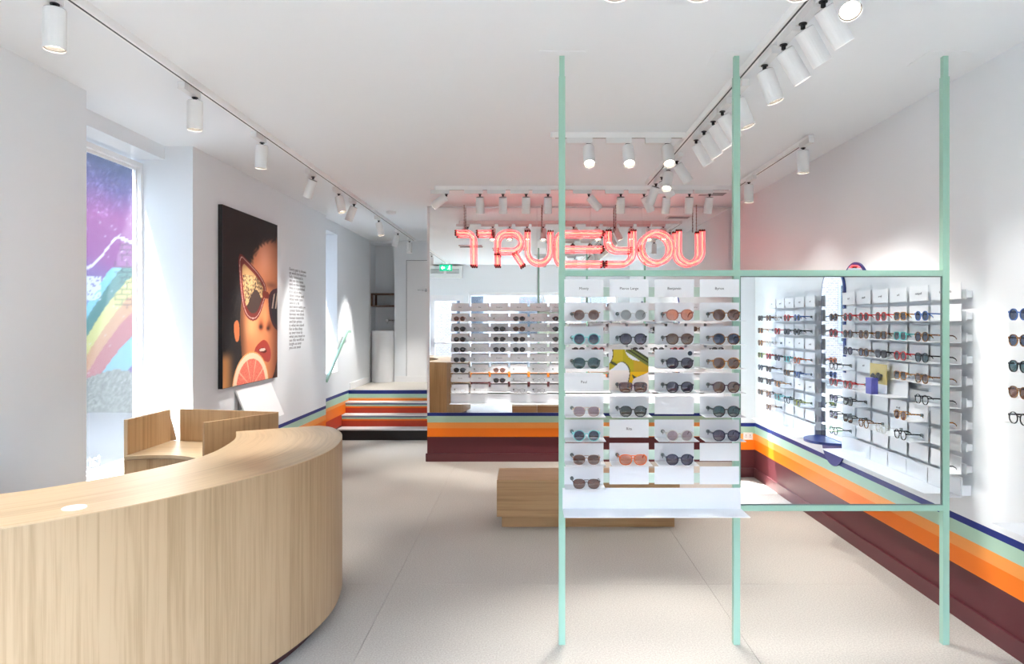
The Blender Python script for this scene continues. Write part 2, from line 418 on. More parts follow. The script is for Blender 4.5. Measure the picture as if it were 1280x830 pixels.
al = thing('alley_shade_block', 'unseen grey building added across the alley to shade the painted wall', 'building')  # unseen block added to keep sun and sky light out of the alley
bx(-14, -6.5, -8, 9.2, -.13, 14).build('wall', paint('shade_block_grey', (.17, .168, .165), .9, .2), al); bx(-14.1, -6.4, -8.1, 9.3, 14, 14.2).build('roof', BRICK, al)

def mural(U, V):
    X = -11 + U * 7; Z = -.13 + V * 6.2
    rng = np.random.RandomState(3)
    def lerp(stops, t):
        xs = [s[0] for s in stops]; return np.stack([np.interp(t, xs, [s[1][k] for s in stops]) for k in range(3)], 1)
    wob = .12 * np.sin(X * 2.3) + .08 * np.sin(X * 5.1 + 1) + .06 * np.sin(Z * 4 + X * 3)
    c = lerp([(0, (120, 150, 190)), (1.5, (120, 150, 200)), (2.1, (120, 110, 175)), (2.7, (165, 75, 150)), (3.5, (165, 70, 140)), (4.0, (85, 65, 125)), (4.5, (45, 55, 95)), (6.2, (30, 40, 75))], Z + wob)
    # rainbow bands rising to the right
    q = Z - (X + 8.0) * .9 - .35 * np.sin((X + 8) * 2.0) - .55
    for lo, hi, colr in ((-.25, .18, (110, 190, 215)), (.18, .42, (120, 200, 225))):
        pass
    bandsq = [(1.05, 1.3, (120, 205, 225)), (.72, 1.05, (70, 140, 130)), (.38, .72, (225, 215, 110)), (.05, .38, (225, 150, 95)), (-.38, .05, (205, 95, 100)), (-.9, -.38, (110, 190, 215)), (-1.2, -.9, (110, 80, 150)), (-2.0, -1.2, (105, 185, 205))]
    for lo, hi, colr in bandsq:
        k = (q > lo) & (q <= hi) & (Z < 2.5); c[k] = colr
    # white graffiti line and flakes
    ln = np.abs(Z - np.minimum(3.0, 2.55 + (X + 7.95) * .9) - .05 * np.sin(X * 9)) < .028
    c[ln & (X > -8.4)] = (225, 215, 235)
    nz = rng.rand(len(U))
    c = c + ((nz > .80) & (Z > 3.4))[:, None] * np.array((45, 48, 55)) * rng.rand(len(U))[:, None]
    k = (nz > .988) & (Z < 3.6); c[k] = c[k] * .4 + np.array((225, 225, 235)) * .6
    patch = ((np.abs(X + 7.9) < .13) & (np.abs(Z - 2.12) < .22) & (rng.rand(len(U)) > .25)); c[patch] = (215, 220, 225)
    # exposed courses where the render came off
    bk = (X > -7.52) & (X < -6.6) & (Z > 1.75) & (Z < 3.0) & ((X > -7.42) | (np.floor(Z / .3) % 2 == 0))
    cz = np.floor(Z / .1); mort = (((Z / .1) % 1) < .28) | ((((X + (cz % 2) * .1) / .2) % 1) < .14)
    c[bk & mort] *= .72
    # rubble band at the foot
    lo = Z < .55 + .1 * np.sin(X * 4); g = 120 + 50 * rng.rand(len(U)); c[lo] = np.stack([g, g * 1.02, g * .93], 1)[lo]
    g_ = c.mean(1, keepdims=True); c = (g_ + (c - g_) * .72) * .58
    return np.clip(c, 0, 255)
mw = thing('mural_wall', 'alley wall spray painted purple and rainbow, seen through the window', 'wall')
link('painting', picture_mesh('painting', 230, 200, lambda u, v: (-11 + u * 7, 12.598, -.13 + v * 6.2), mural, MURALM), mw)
bx(-14, -2.2, 12.6, 12.9, -.13, 11).build('wall', paint('dark_upper_wall', (.09, .085, .08), .9, .2), mw)  # plain wall above the mural is added height that blocks sky light

# ------------------------------------------------------------------ lighting tracks and spotlights
def track(label, p0, p1, grp='ceiling lighting tracks'):
    p0 = Vector(p0); p1 = Vector(p1); d = p1 - p0; n = d.length; ang = math.atan2(d.y, d.x)
    o = thing('lighting_track', label, 'track', (*p0.xy, H), ang, grp)
    bx(0, n, -.0175, .0175, -.035, 0).build('channel', mat('track_white', (.93, .93, .93), .35), o)
    m = MB(); m.box(.02, n - .02, -.004, .004, -.0365, -.0345); m.build('slot', BLACK, o)
    for x in (-.012, n): bx(x, x + .012, -.0185, .0185, -.034, 0).build('end_cap', WMETAL, o)
    return o
track('long white track running along the window wall into the corridor', (-1.74, .6, 0), (-1.74, 10.5, 0))
track('white track running down the room beside the mint frame', (1.05, 1.2, 0), (1.05, 6.2, 0))
track('short white cross track carrying three glowing spotlights', (.15, 4.61, 0), (1.03, 4.61, 0))
track('white cross track just before the neon sign', (-.865, 6.43, 0), (1.86, 6.43, 0))
track('short white track near the right wall at the back', (1.88, 4.66, 0), (1.88, 6.41, 0))
track('white cross track above the camera end of the shop', (.1, 2.16, 0), (1.03, 2.16, 0))

def spot_meshes():
    r, Ln = .039, .150
    body = MB(); n = 24
    prof = [(0.0, r - .004), (-.004, r), (-Ln, r), (-Ln, r - .0025), (-Ln + .02, r - .004)]
    body.grid([[(q * math.cos(2*PI*k/n), q * math.sin(2*PI*k/n), z) for k in range(n)] for z, q in prof], closed=True, smooth=False)
    cap = MB(); cap.grid([[(q * math.cos(2*PI*k/n), q * math.sin(2*PI*k/n), z) for k in range(n)] for z, q in ((.0003, .035), (.0006, .035), (.0006, .0005))], closed=True, smooth=False)
    cap.grid([[(q * math.cos(2*PI*k/n), q * math.sin(2*PI*k/n), z) for k in range(n)] for z, q in ((.0, .036), (.0, .0005))], closed=True, smooth=False)
    lens = MB()
    lens.grid([[(q * math.cos(2*PI*k/n), q * math.sin(2*PI*k/n), z) for k in range(n)] for z, q in ((-Ln + .022, .0345), (-Ln + .034, .018), (-Ln + .026, .008), (-Ln + .024, .0005))], closed=True)
    ring = MB(); ring.grid([[(q * math.cos(2*PI*k/n), q * math.sin(2*PI*k/n), z) for k in range(n)] for z, q in ((-Ln + .004, .0365), (-Ln + .004, .033), (-Ln + .02, .033))], closed=True, smooth=False)
    ad = bx(-.085, .085, -.018, .018, -.036, 0)
    stem = MB(); stem.cyl((0, 0, -.034), (0, 0, -.058), .009, n=12); stem.cyl((0, 0, -.034), (0, 0, -.040), .016, n=14)
    return body, cap, lens, ring, ad, stem
_b, _c, _l, _r, _a, _s = spot_meshes()
LENS = mat('lit_lamp_lens', (.9, .85, .75), .2, emit=(1, .86, .68), es=9.0)
SM = dict(body=_b.mesh('body', LAMPW), cap=_c.mesh('rear_cap', BLACK), lens=_l.mesh('lens', LENS), ring=_r.mesh('bezel', BLACK), ad=_a.mesh('adapter', LAMPW), stem=_s.mesh('stem', BLACK))
def spot(label, x, y, along, aim, side=(0, 0), watt=1.0, size=50):
    """a can spotlight hanging from a track; along = track direction angle, aim = where it points"""
    o = thing('track_spotlight', label, 'spotlight', (x, y, H - .036), 0, 'track spotlights')
    a = link('adapter', SM['ad'], o, loc=(-.06 * math.cos(along) + side[0], -.06 * math.sin(along) + side[1], 0), rot=(0, 0, along))
    link('stem', SM['stem'], o, loc=(side[0], side[1], 0))
    d = Vector(aim).normalized(); q = d.to_track_quat('-Z', 'Y'); e = q.to_euler()
    p = Vector((side[0], side[1], -.056)) - d * -.004 + d * .004
    if d.z < -.99: p = Vector((side[0], side[1], -.056))
    b = link('body', SM['body'], o, loc=p, rot=e)
    link('rear_cap', SM['cap'], b); link('lens', SM['lens'], b); link('bezel', SM['ring'], b)
    l = bpy.data.lights.new('lamp_light', 'SPOT'); l.energy = SPOT_W * watt; l.spot_size = math.radians(size); l.spot_blend = .7; l.shadow_soft_size = .03
    l.color = (1, .965, .91)
    lo = link('lamp_light', l, b, loc=(0, 0, -.150 + .003))
    return o
ORD = ['first', 'second', 'third', 'fourth', 'fifth', 'sixth', 'seventh', 'eighth', 'ninth', 'tenth', 'eleventh', 'twelfth', 'thirteenth', 'fourteenth']
lt = [(2.58, (0, 0, -1)), (3.66, (0, 0, -1)), (4.58, (-.06, .02, -1)), (5.66, (-.40, .2, -1)), (6.42, (.25, -.1, -1)), (6.98, (-.42, .1, -1)), (8.12, (.22, -.1, -1)), (9.3, (-.35, 0, -1)), (10.2, (0, 0, -1))]
for i, (y, d) in enumerate(lt):
    spot('white spotlight on the window wall track, %s from the camera end' % ORD[i], -1.76, y, PI/2, d, watt=.6 if i == 5 else 1.0 if i < 6 else 1.35)
rt = [(2.41, (-.1, -.75, -1)), (2.56, (.62, .1, -1)), (2.75, (.62, .1, -1)), (2.96, (.62, .05, -1)), (3.20, (.32, -.05, -1)), (3.62, (.35, -.1, -1)), (3.90, (.6, .05, -1)), (4.095, (.6, 0, -1)), (4.31, (.6, 0, -1)), (4.515, (.6, .05, -1)), (5.11, (.7, .1, -1)), (5.42, (-.2, -.5, -1)), (5.68, (.6, .2, -1)), (5.95, (-.3, .4, -1))]
for i, (y, d) in enumerate(rt):
    spot('white spotlight on the track beside the mint frame, %s from the camera end' % ORD[i], 1.08, y, PI/2, d, watt=.13 if i < 5 else .33, size=70)
for i, x in enumerate((.39, .65, .91)):
    spot('glowing white spotlight facing out, %s from the left on the short cross track' % ORD[i], x, 4.61, 0, (0, -.62, -1), watt=.8)
bt = [(558, (-.95, -.1, -.75)), (600, (0, .3, -1)), (628.6, (0, .3, -1)), (657.7, (0, .3, -1)), (685, (0, .3, -1)), (736, (.75, .1, -.9)), (776, (.02, .35, -1)), (805, (.5, .15, -1)), (833, (0, .35, -1)), (861.8, (0, .3, -1)), (887, (-.06, .3, -1))]
for i, (x, d) in enumerate(bt):
    spot('white spotlight with black cap, %s from the left on the track before the neon' % ORD[i], (x - 662) * 6.43 / 870, 6.43, 0, d, watt=.42)
for i, y in enumerate((4.72, 5.89)):
    spot(('white spotlight at the free end of the short track near the right wall', 'white spotlight halfway along the short track near the right wall')[i], 1.855, y, PI/2, (0, 0, -1), watt=.6)
for i, x in enumerate((.269, .529, .84)):
    spot('white spotlight cut by the top of the picture, %s from the left' % ORD[i], x, 2.16, 0, (0, .05, -1), watt=.35)

# smoke detector, ceiling vent, exit sign, air conditioner, socket
m = MB(); m.grid([[(q * math.cos(2*PI*k/24), q * math.sin(2*PI*k/24), z) for k in range(24)] for z, q in ((0, .055), (-.02, .055), (-.035, .035), (-.036, .001))], closed=True)
o = m.build('smoke_detector', WMETAL); o.location = (-1.57, 7.9, H); tag(o, 'round white smoke detector on the ceiling beside the long track', 'smoke detector')
o = thing('ceiling_vent', 'flat slotted vent in the ceiling near the right wall and neon', 'vent', (1.78, 6.78, H))
bx(-.14, .14, -.09, .09, -.008, 0).build('frame', WMETAL, o)
for k in range(6): bx(-.12, .12, -.07 + k * .025, -.057 + k * .025, -.012, -.008).build('slat', GREYPL, o)
o = thing('air_conditioner', 'white wall air conditioner over the glazed door, seen in the back mirror', 'air conditioner', (-1.84, YF, 2.60))
bx(-.36, .36, 0, .20, -.13, .13).build('housing', WMETAL, o)
for s in (-1, 1):
    m = MB()
    for k in range(5): m.box(.17 * s - .14, .17 * s + .14, .2, .204, -.035 + k * .022, -.025 + k * .022)
    m.build('grille', GREYPL, o)
o = thing('exit_sign', 'green emergency exit sign with arrow and running figure near the door', 'sign', (-1.75, 0.55, 2.64))
GREEN = mat('exit_sign_green', (.0, .25, .13), .5, emit=(.0, .30, .15), es=.8); SIGNW = mat('exit_sign_white', (.9, .9, .9), .5, emit=(.9, .95, .9), es=.9)
bx(-.13, .13, -.012, .012, -.065, .065).build('panel', GREEN, o)
for yy, s in ((.0125, 1), (-.0125, -1)):
    m = MB()
    m.face([(-.105 * s, yy, .0), (-.065 * s, yy, .042), (-.065 * s, yy, .017), (-.02 * s, yy, .017), (-.02 * s, yy, -.017), (-.065 * s, yy, -.017), (-.065 * s, yy, -.042)][::(1 if s < 0 else -1)])
    m.build('arrow', SIGNW, o)
    m = MB(); m.tube([(.085 * s + .01 * math.cos(a), yy, .04 + .01 * math.sin(a)) for a in (0, 1.57, 3.14, 4.71)], .004, 5, closed=True)
    for a, b in (((.08, .028), (.07, -.005)), ((.07, -.005), (.092, -.022)), ((.092, -.022), (.08, -.048)), ((.07, -.005), (.052, -.03)), ((.052, -.03), (.034, -.03)), ((.078, .02), (.055, .012)), ((.078, .02), (.098, .008))):
        m.tube([(a[0] * s, yy, a[1]), (b[0] * s, yy, b[1])], .0055, 5)
    m.build('running_figure', SIGNW, o)
m = MB(); m.cyl((-.08, 0, .065), (-.08, 0, H - 2.64), .004, n=6); m.cyl((.08, 0, .065), (.08, 0, H - 2.64), .004, n=6); m.build('hanger', CHROME, o)
o = thing('wall_socket', 'white double socket on the orange stripe in the front corner', 'socket', (2.13, YF, .40))
bx(-.045, .045, 0, .01, -.035, .035).build('plate', WMETAL, o)
for s in (-.02, .02):
    m = MB(); m.box(s - .004, s + .004, .01, .0106, .005, .013); m.box(s - .009, s - .005, .01, .0106, -.012, -.004); m.box(s + .005, s + .009, .01, .0106, -.012, -.004); m.build('pin_hole', BLACK, o)

# ------------------------------------------------------------------ neon sign
NEON = mat('pink_neon_tube', (.5, .08, .08), .3, emit=(1, .055, .06), es=1.6)
NEONC = mat('orange_neon_core', (.5, .12, .08), .3, emit=(1, .13, .085), es=1.8)
NY = 7.44; NS = NY / 870
def nx(x): return (x - 662) * NS
def nz(y): return CAMZ - (y - 402) * NS
def arc(cx, cy, r, a0, a1, n=10): return [(cx + r * math.cos(math.radians(a0 + (a1 - a0) * i / n)), cy - r * math.sin(math.radians(a0 + (a1 - a0) * i / n))) for i in range(n + 1)]
def offset(path, d, closed=False):
    out = []; n = len(path)
    for i in range(n):
        a = path[i - 1] if (i > 0 or closed) else path[i]; b = path[(i + 1) % n] if (i < n - 1 or closed) else path[i]
        tx, ty = b[0] - a[0], b[1] - a[1]; l = math.hypot(tx, ty) or 1
        out.append((path[i][0] - ty / l * d, path[i][1] + tx / l * d))
    return out
sign = thing('neon_sign', 'glowing pink neon lettering TRUE YOU hanging before the back mirror', 'neon sign')
W = 2.65
letters = [
 ('T', [[(569.5, 291), (583, 291)] + arc(583, 299.5, 8.5, 90, 0, 6) + [(591.5, 332)], [(596, 291), (615.5, 291)]]),
 ('R', [[(621.5, 332), (621.5, 318)], [(621.5, 318), (621.5, 303)] + arc(633, 302, 11.4, 180, 90, 6) + [(640, 290.6)] + arc(640, 302, 11.4, 90, -90, 10) + [(622, 313.4)], [(643.5, 316), (653.5, 332)]]),
 ('U', [[(659.5, 289), (659.5, 313)] + arc(673.9, 314, 14.4, 180, 360, 12) + [(688.3, 289)]]),
 ('E', [[(754, 291.5), (705, 291.5)] + arc(705, 300, 8.5, 90, 180, 6) + [(696.5, 321)] + arc(705, 321, 8.5, 180, 270, 6) + [(754, 329.5)], [(754, 310.8), (703, 310.8)]]),
 ('Y', [[(760.7, 288), (760.7, 300)] + arc(773, 300, 12.3, 180, 270, 8) + [(789, 312.3)], [(792, 288), (792, 316)] + arc(778.5, 316, 13.5, 0, -90, 8) + [(758, 329.5)]]),
 ('O', [arc(821.3, 309.5, 19, 0, 354, 40)]),
 ('U', [[(848.7, 288), (848.7, 313)] + arc(863.3, 314.5, 14.6, 180, 360, 12) + [(877.9, 288)]]),
]
for k, (ch, paths) in enumerate(letters):
    mb = MB(); caps_ = MB()
    for p in paths:
        cl = ch == 'O'
        for j, d in enumerate((-W, 0, W)):
            q = offset(p, d, cl)
            pts = [(nx(a), NY, nz(b)) for a, b in q]
            mb.tube(pts, .0068, 8, mi=1 if j == 1 else 0, closed=cl)
            if not cl:
                for e, f in ((0, 1), (-1, -2)):
                    v = (Vector(pts[e]) - Vector(pts[f])).normalized()
                    caps_.tube([Vector(pts[e]) - v * .012, Vector(pts[e]) + v * .004, Vector(pts[e]) + Vector((0, .03, 0)) + v * .004], .010, 8)
        if cl: caps_.tube([(nx(802.3), NY + .006, nz(309.5 + s)) for s in (-3, 3)], .012, 8)
    o = mb.build('letter', [NEON, NEONC], sign); o['label'] = 'neon letter ' + ch
    caps_.build('end_cap', mat('neon_end_cap', (.18, .02, .02), .5), o)
m = MB()
for a, b in ((691, 697), (753, 759), (796, 803), (841, 846), (653, 660), (615, 620)): m.tube([(nx(a), NY + .02, nz(310)), (nx(b), NY + .02, nz(310))], .005, 6)
m.tube([(nx(573), NY + .03, nz(306.5)), (nx(602), NY + .03, nz(306.5))], .006, 6); m.build('support_bar', mat('sign_bar', (.45, .25, .25), .4), sign)
for x in (580, 677.5, 770, 871):
    m = MB()
    for s in (-1, 1): m.tube([(nx(x) + s * .004 * math.cos(t * 1.9), NY + .02 + .004 * math.sin(t * 1.9), H - (H - nz(288)) * t / 14) for t in range(15)], .003, 6)
    m.build('cable', mat('sign_cable', (.35, .22, .2), .5), sign)

# ------------------------------------------------------------------ poster, wall text, tilted panel
def poly_mask(U, V, pts):
    ins = np.zeros(len(U), bool); j = len(pts) - 1
    for i in range(len(pts)):
        xi, yi = pts[i]; xj, yj = pts[j]
        if yi != yj: ins ^= ((yi > V) != (yj > V)) & (U < (xj - xi) * (V - yi) / (yj - yi) + xi)
        j = i
    return ins
def smooth_poly(pts, k=3):
    for _ in range(k):
        q = []
        for i in range(len(pts)):
            a = pts[i]; b = pts[(i + 1) % len(pts)]
            q += [(a[0]*.75 + b[0]*.25, a[1]*.75 + b[1]*.25), (a[0]*.25 + b[0]*.75, a[1]*.25 + b[1]*.75)]
        pts = q
    return pts
def ss(a, b, x): t = np.clip((x - a) / (b - a), 0, 1); return t * t * (3 - 2 * t)
def portrait(U, V):
    rng = np.random.RandomState(5); n = len(U); y = 1 - V
    noise = rng.rand(n)
    c = np.stack([30 + 12 * noise, 26 + 9 * noise, 26 + 8 * noise], 1)
    def mix(mask, col):
        nonlocal c; mask = np.asarray(mask, float)[:, None]; c = c * (1 - mask) + np.asarray(col, float) * mask
    # warm shoulder low left
    mix(ss(.0, .2, .22 - U) * ss(.78, .86, y), (215, 150, 90))
    # face
    f = smooth_poly([(1.05, .05), (.80, .06), (.60, .13), (.45, .23), (.37, .33), (.31, .48), (.27, .62), (.30, .82), (.36, 1.05), (1.05, 1.05)])
    fm = poly_mask(U, y, f).astype(float)
    sh = np.clip(1.05 - np.abs(U - .62) * .85 - np.maximum(0, .16 - y) * 2.8, .25, 1)
    skin = np.stack([218 * sh + 12, 136 * sh + 6, 92 * sh + 2], 1)
    skin = skin * (1 - .16 * ss(.55, .0, y)[:, None]) + np.array((40, 22, 20)) * (.3 * ss(.5, .0, y))[:, None]
    edge = ss(0, .16, U - .27)
    skin *= (.55 + .45 * edge)[:, None]
    c = c * (1 - fm[:, None]) + skin * fm[:, None]
    hl = np.exp(-(((U - .72) / .16) ** 2 + ((y - .22) / .13) ** 2)); mix(.5 * hl * fm, (235, 170, 150))
    hl = np.exp(-(((U - .47) / .1) ** 2 + ((y - .66) / .09) ** 2)); mix(.55 * hl * fm, (250, 190, 130))
    # dark hair edge softening and curls
    hair = poly_mask(U, y, smooth_poly([(-.05, -.05), (1.05, -.05), (1.05, .06), (.84, .07), (.64, .12), (.47, .225), (.37, .33), (.25, .52), (.17, .72), (.06, .80), (-.05, .8)], 2)).astype(float)
    mix(hair * (.82 + .18 * noise), (24, 20, 20)); curl = np.sin(U * 55 + 4 * np.sin(y * 47)) * np.sin(y * 75 + 4 * np.sin(U * 38)); mix(hair * .5 * np.clip(curl, 0, 1) * (U > .12), (58, 46, 42))
    rr_ = np.sqrt(((U - .94) / .56) ** 2 + ((y - .42) / .335) ** 2) + .03 * np.sin(U * 70 + 3 * np.sin(y * 60)) * np.sin(y * 80 + U * 20); mix(.97 * ss(.86, .99, rr_) * ss(.50, .38, y) * (U < .97), (27, 20, 18)); mix(.4 * np.exp(-(((U - .86) / .12) ** 2 + ((y - .40) / .02) ** 2)), (60, 30, 20))
    # ear
    mix(poly_mask(U, y, smooth_poly([(.16, .64), (.26, .62), (.27, .74), (.20, .76)])), (205, 115, 70))
    # right-hand shade of the face
    mix(.55 * ss(.78, 1.05, U) * ss(.35, .55, y), (110, 45, 20))
    # sunglasses: thick red brown frame, gold mirrored lens
    fr = smooth_poly([(.235, .225), (.42, .275), (.67, .35), (.79, .43), (.71, .53), (.60, .625), (.45, .635), (.33, .575), (.275, .44)], 2)
    mix(poly_mask(U, y, fr), (112, 36, 30))
    fr2 = [(p[0] * .93 + .035, p[1] * .93 + .031) for p in fr]
    rim = poly_mask(U, y, fr2) & ~poly_mask(U, y, [(p[0] * .97 + .015, p[1] * .97 + .0135) for p in fr2]); mix(rim * .9, (225, 190, 180))
    ln_ = [(p[0] * .76 + .122, p[1] * .74 + .118) for p in fr]
    lm = poly_mask(U, y, ln_); g = ((np.sin(U * 120 + 2 * np.sin(y * 90)) * np.sin(y * 130 + 3 * np.sin(U * 70))) > -.15) & (y < .50 - .06 * np.sin(U * 14))
    mix(lm, (62, 46, 40)); mix(lm & g, (186, 150, 104)); mix(lm & (y < .36), (170, 132, 88))
    fr = smooth_poly([(.80, .44), (1.1, .40), (1.1, .72), (.90, .67), (.82, .58)], 2)
    mix(poly_mask(U, y, fr), (60, 24, 34)); ln_ = [(p[0] * .8 + .21, p[1] * .8 + .112) for p in fr]
    lm = poly_mask(U, y, ln_); mix(lm, (34, 26, 34)); mix(lm & (np.sin(U * 90 + y * 40) > .2) & (y < .55), (190, 170, 150))
    mix(poly_mask(U, y, smooth_poly([(.68, .44), (.82, .445), (.83, .49), (.70, .49)])), (125, 45, 32))
    # nose
    mix(.7 * np.exp(-(((U - .66) / .05) ** 2 + ((y - .655) / .035) ** 2)), (130, 52, 22)); mix(.75 * np.exp(-(((U - .82) / .05) ** 2 + ((y - .665) / .03) ** 2)), (110, 40, 18))
    mix(np.exp(-(((U - .655) / .034) ** 2 + ((y - .668) / .014) ** 2)), (45, 15, 10)); mix(np.exp(-(((U - .80) / .03) ** 2 + ((y - .678) / .012) ** 2)), (45, 15, 10))
    mix(.5 * np.exp(-(((U - .75) / .05) ** 2 + ((y - .60) / .06) ** 2)), (240, 165, 110))
    # lips and teeth
    mix(poly_mask(U, y, smooth_poly([(.53, .80), (.62, .765), (.72, .745), (.80, .77), (.87, .83), (.84, .90), (.70, .88), (.54, .85)])), (172, 62, 50))
    mix(poly_mask(U, y, smooth_poly([(.60, .805), (.72, .795), (.79, .825), (.72, .835), (.62, .82)])), (95, 22, 20)); mix(poly_mask(U, y, smooth_poly([(.62, .805), (.74, .80), (.75, .818), (.63, .82)])), (235, 205, 190))
    # grapefruit half
    r = np.sqrt(((U - .48) / .335) ** 2 + ((y - 1.03) / .215) ** 2); th = np.arctan2((y - 1.03) / .215, (U - .48) / .335)
    mix(r < 1, (232, 160, 96)); mix(r < .96, (243, 215, 180)); seg = (np.abs(np.sin(th * 5.0)) > .16) & (r > .12)
    pulp = np.stack([225 + 18 * noise, 98 + 45 * noise, 80 + 40 * noise], 1); k = (r < .80) & seg; c[k] = pulp[k]; mix((r < .80) & ~seg, (240, 180, 150))
    return np.clip(c, 0, 255)
PY0, PY1, PZ0, PZ1, PX = 5.36, 6.53, .995, 2.42, XL + .035
ps = thing('poster', 'large framed portrait of a woman in sunglasses with grapefruit on the wall', 'poster')
bx(XL + .001, PX - .0012, PY0, PY1, PZ0, PZ1).build('board', BLACK, ps)
link('print', picture_mesh('print', 190, 230, lambda u, v: (PX, PY0 + .004 + u * (PY1 - PY0 - .008), PZ0 + .004 + v * (PZ1 - PZ0 - .008)), portrait, PRINT), ps)

lines = ['Every pair is drawn', 'at work by hand so', 'fully balanced it', 'sits on the nose', 'and on the temple', 'then it is polished', 'it is set in the', 'same colour and', 'fitted with care', 'until it is fit', 'and worn with joy', 'colour form and', 'fairness we think', 'honest materials', 'and fair prices', 'is what we stand', 'for in the shop', 'as ever true to', 'what you need to', 'see the world as', 'bright as ever', 'you are seen']
o = link('wall_text', text_mesh('\n'.join(lines), .056, mat('wall_text_ink', (.10, .10, .105), .7), 'LEFT', .0003, .86))
o.matrix_world = Matrix.Translation((XL + .0006, 6.95, 2.03)) @ Matrix(((0, 0, 1, 0), (1, 0, 0, 0), (0, 1, 0, 0), (0, 0, 0, 1)))
o['_fit'] = 1
bb = [v.co for v in o.data.vertices]; wx = max(v.x for v in bb); hy = max(v.y for v in bb) - min(v.y for v in bb)
o.scale = (.52 / wx, .83 / hy, 1)
tag(o, 'narrow column of small dark text printed on the wall beside the poster', 'wall text')

tp = thing('tilted_panel', 'blank white panel leaning out from the wall below the poster', 'panel')
m = MB(); y0, y1 = 5.66, 6.42; top = (XL + .012, .957); bot = (-2.262, .66)
for (a, b) in ((0, 0),):
    q = [(top[0], top[1]), (bot[0], bot[1]), (bot[0] - .014, bot[1] - .006), (top[0] - .010, top[1] - .008)]
    m.grid([[(p[0], y, p[1]) for p in q] for y in (y0, y1)], closed=True, smooth=False, caps=True)
m.build('board', WMETAL, tp)
for y in (5.74, 6.34):
    m = MB(); m.grid([[(XL, yy, .90), (XL + .04, yy, .88), (XL + .04, yy, .80), (XL, yy, .78)] for yy in (y - .012, y + .012)], closed=True, smooth=False, caps=True); m.build('bracket', GREYPL, tp)

# ------------------------------------------------------------------ curved reception counter
def catmull(P, n=8):
    out = []; Q = [Vector(p) for p in P]; Q = [Q[0] * 2 - Q[1]] + Q + [Q[-1] * 2 - Q[-2]]
    for i in range(1, len(Q) - 2):
        for k in range(n):
            t = k / n; a, b, c, d = Q[i-1], Q[i], Q[i+1], Q[i+2]
            out.append(.5 * ((2 * b) + (c - a) * t + (2*a - 5*b + 4*c - d) * t*t + (3*b - a - 3*c + d) * t**3))
    out.append(Q[-2]); return out
outer = catmull([(-2.36, 1.70), (-2.10, 1.83), (-1.86, 1.97), (-1.63, 2.142), (-1.493, 2.276), (-1.357, 2.443), (-1.235, 2.65), (-1.135, 2.859), (-1.06, 3.04), (-1.003, 3.28), (-.987, 3.509), (-1.014, 3.744), (-1.062, 3.94), (-1.127, 4.085), (-1.205, 4.205), (-1.29, 4.26)], 6)
inner = catmull([(-2.36, 2.37), (-2.15, 2.46), (-1.955, 2.569), (-1.86, 2.655), (-1.768, 2.773), (-1.681, 2.907), (-1.62, 3.03), (-1.56, 3.20), (-1.542, 3.35), (-1.552, 3.52), (-1.59, 3.744), (-1.64, 3.89), (-1.70, 4.03)], 8)
def resample(P, n):
    d = [0]
    for a, b in zip(P, P[1:]): d.append(d[-1] + (b - a).length)
    out = []; j = 0
    for k in range(n):
        s = d[-1] * k / (n - 1)
        while j < len(P) - 2 and d[j + 1] < s: j += 1
        t = (s - d[j]) / max(1e-9, d[j+1] - d[j]); out.append(P[j].lerp(P[j+1], min(1, t)))
    return out, d[-1]
NC = 72
O, LO = resample(outer, NC); I, LI = resample(inner, NC)
ct = thing('reception_counter', 'large curved oak reception counter on a dark plinth, nearest the camera', 'counter')
CZ, CB = .88, .07
def ribbon(P, z0, z1, length, flip=False):
    m = MB(); n = len(P)
    m.grid([[(p.x, p.y, z0) for p in P], [(p.x, p.y, z1) for p in P]] if not flip else [[(p.x, p.y, z1) for p in P], [(p.x, p.y, z0) for p in P]], uvf=lambda i, j: (length * j / (n - 1), (z0, z1)[i] if not flip else (z1, z0)[i]))
    return m
ribbon(O, CB, CZ - .004, LO).build('front_panel', OAK, ct)
ribbon(I, CB, CZ - .004, LI, True).build('inner_panel', OAK, ct)
# end panel
e0, e1 = O[-1], I[-1]; m = MB(); el = (e1 - e0).length
m.face([(e0.x, e0.y, CB), (e1.x, e1.y, CB), (e1.x, e1.y, CZ - .004), (e0.x, e0.y, CZ - .004)], [(0, CB), (el, CB), (el, CZ), (0, CZ)]); m.build('end_panel', OAKD, ct)
# top slab, grain running lengthwise
m = MB(); K = 6; ov = .002
def topuv(i, j): return (i / K * .56, LO * .92 * j / (NC - 1))
rows = [[(O[j].lerp(I[j], k / K).x, O[j].lerp(I[j], k / K).y, CZ) for j in range(NC)] for k in range(K + 1)]
m.grid(rows, smooth=False, uvf=topuv)
m.grid([[(p.x, p.y, CZ - .0035) for p in O], [(p.x, p.y, CZ) for p in O]], smooth=False, uvf=lambda i, j: (.0 + i * .0035, LO * j / (NC - 1)))
m.grid([[(p.x, p.y, CZ) for p in I], [(p.x, p.y, CZ - .0035) for p in I]], smooth=False, uvf=lambda i, j: (.56 + i * .0035, LO * j / (NC - 1)))
m.face([(e0.x, e0.y, CZ - .0035), (e1.x, e1.y, CZ - .0035), (e1.x, e1.y, CZ), (e0.x, e0.y, CZ)], [(0, 0), (0, el), (.004, el), (.004, 0)])
m.build('top', OAKTOP, ct)
m = MB(); s0 = [O[j].lerp(I[j], .12) for j in range(NC)]; s1 = [O[j].lerp(I[j], .88) for j in range(NC)]
m.grid([[(p.x, p.y, 0) for p in s0], [(p.x, p.y, CB + .01) for p in s0], [(p.x, p.y, CB + .01) for p in s1], [(p.x, p.y, 0) for p in s1]], smooth=False)
m.face([(*O[j], CB) for j in range(NC)] + [(*I[j], CB) for j in reversed(range(NC))])
m.build('plinth', mat('dark_plinth', (.05, .015, .018), .5), ct)
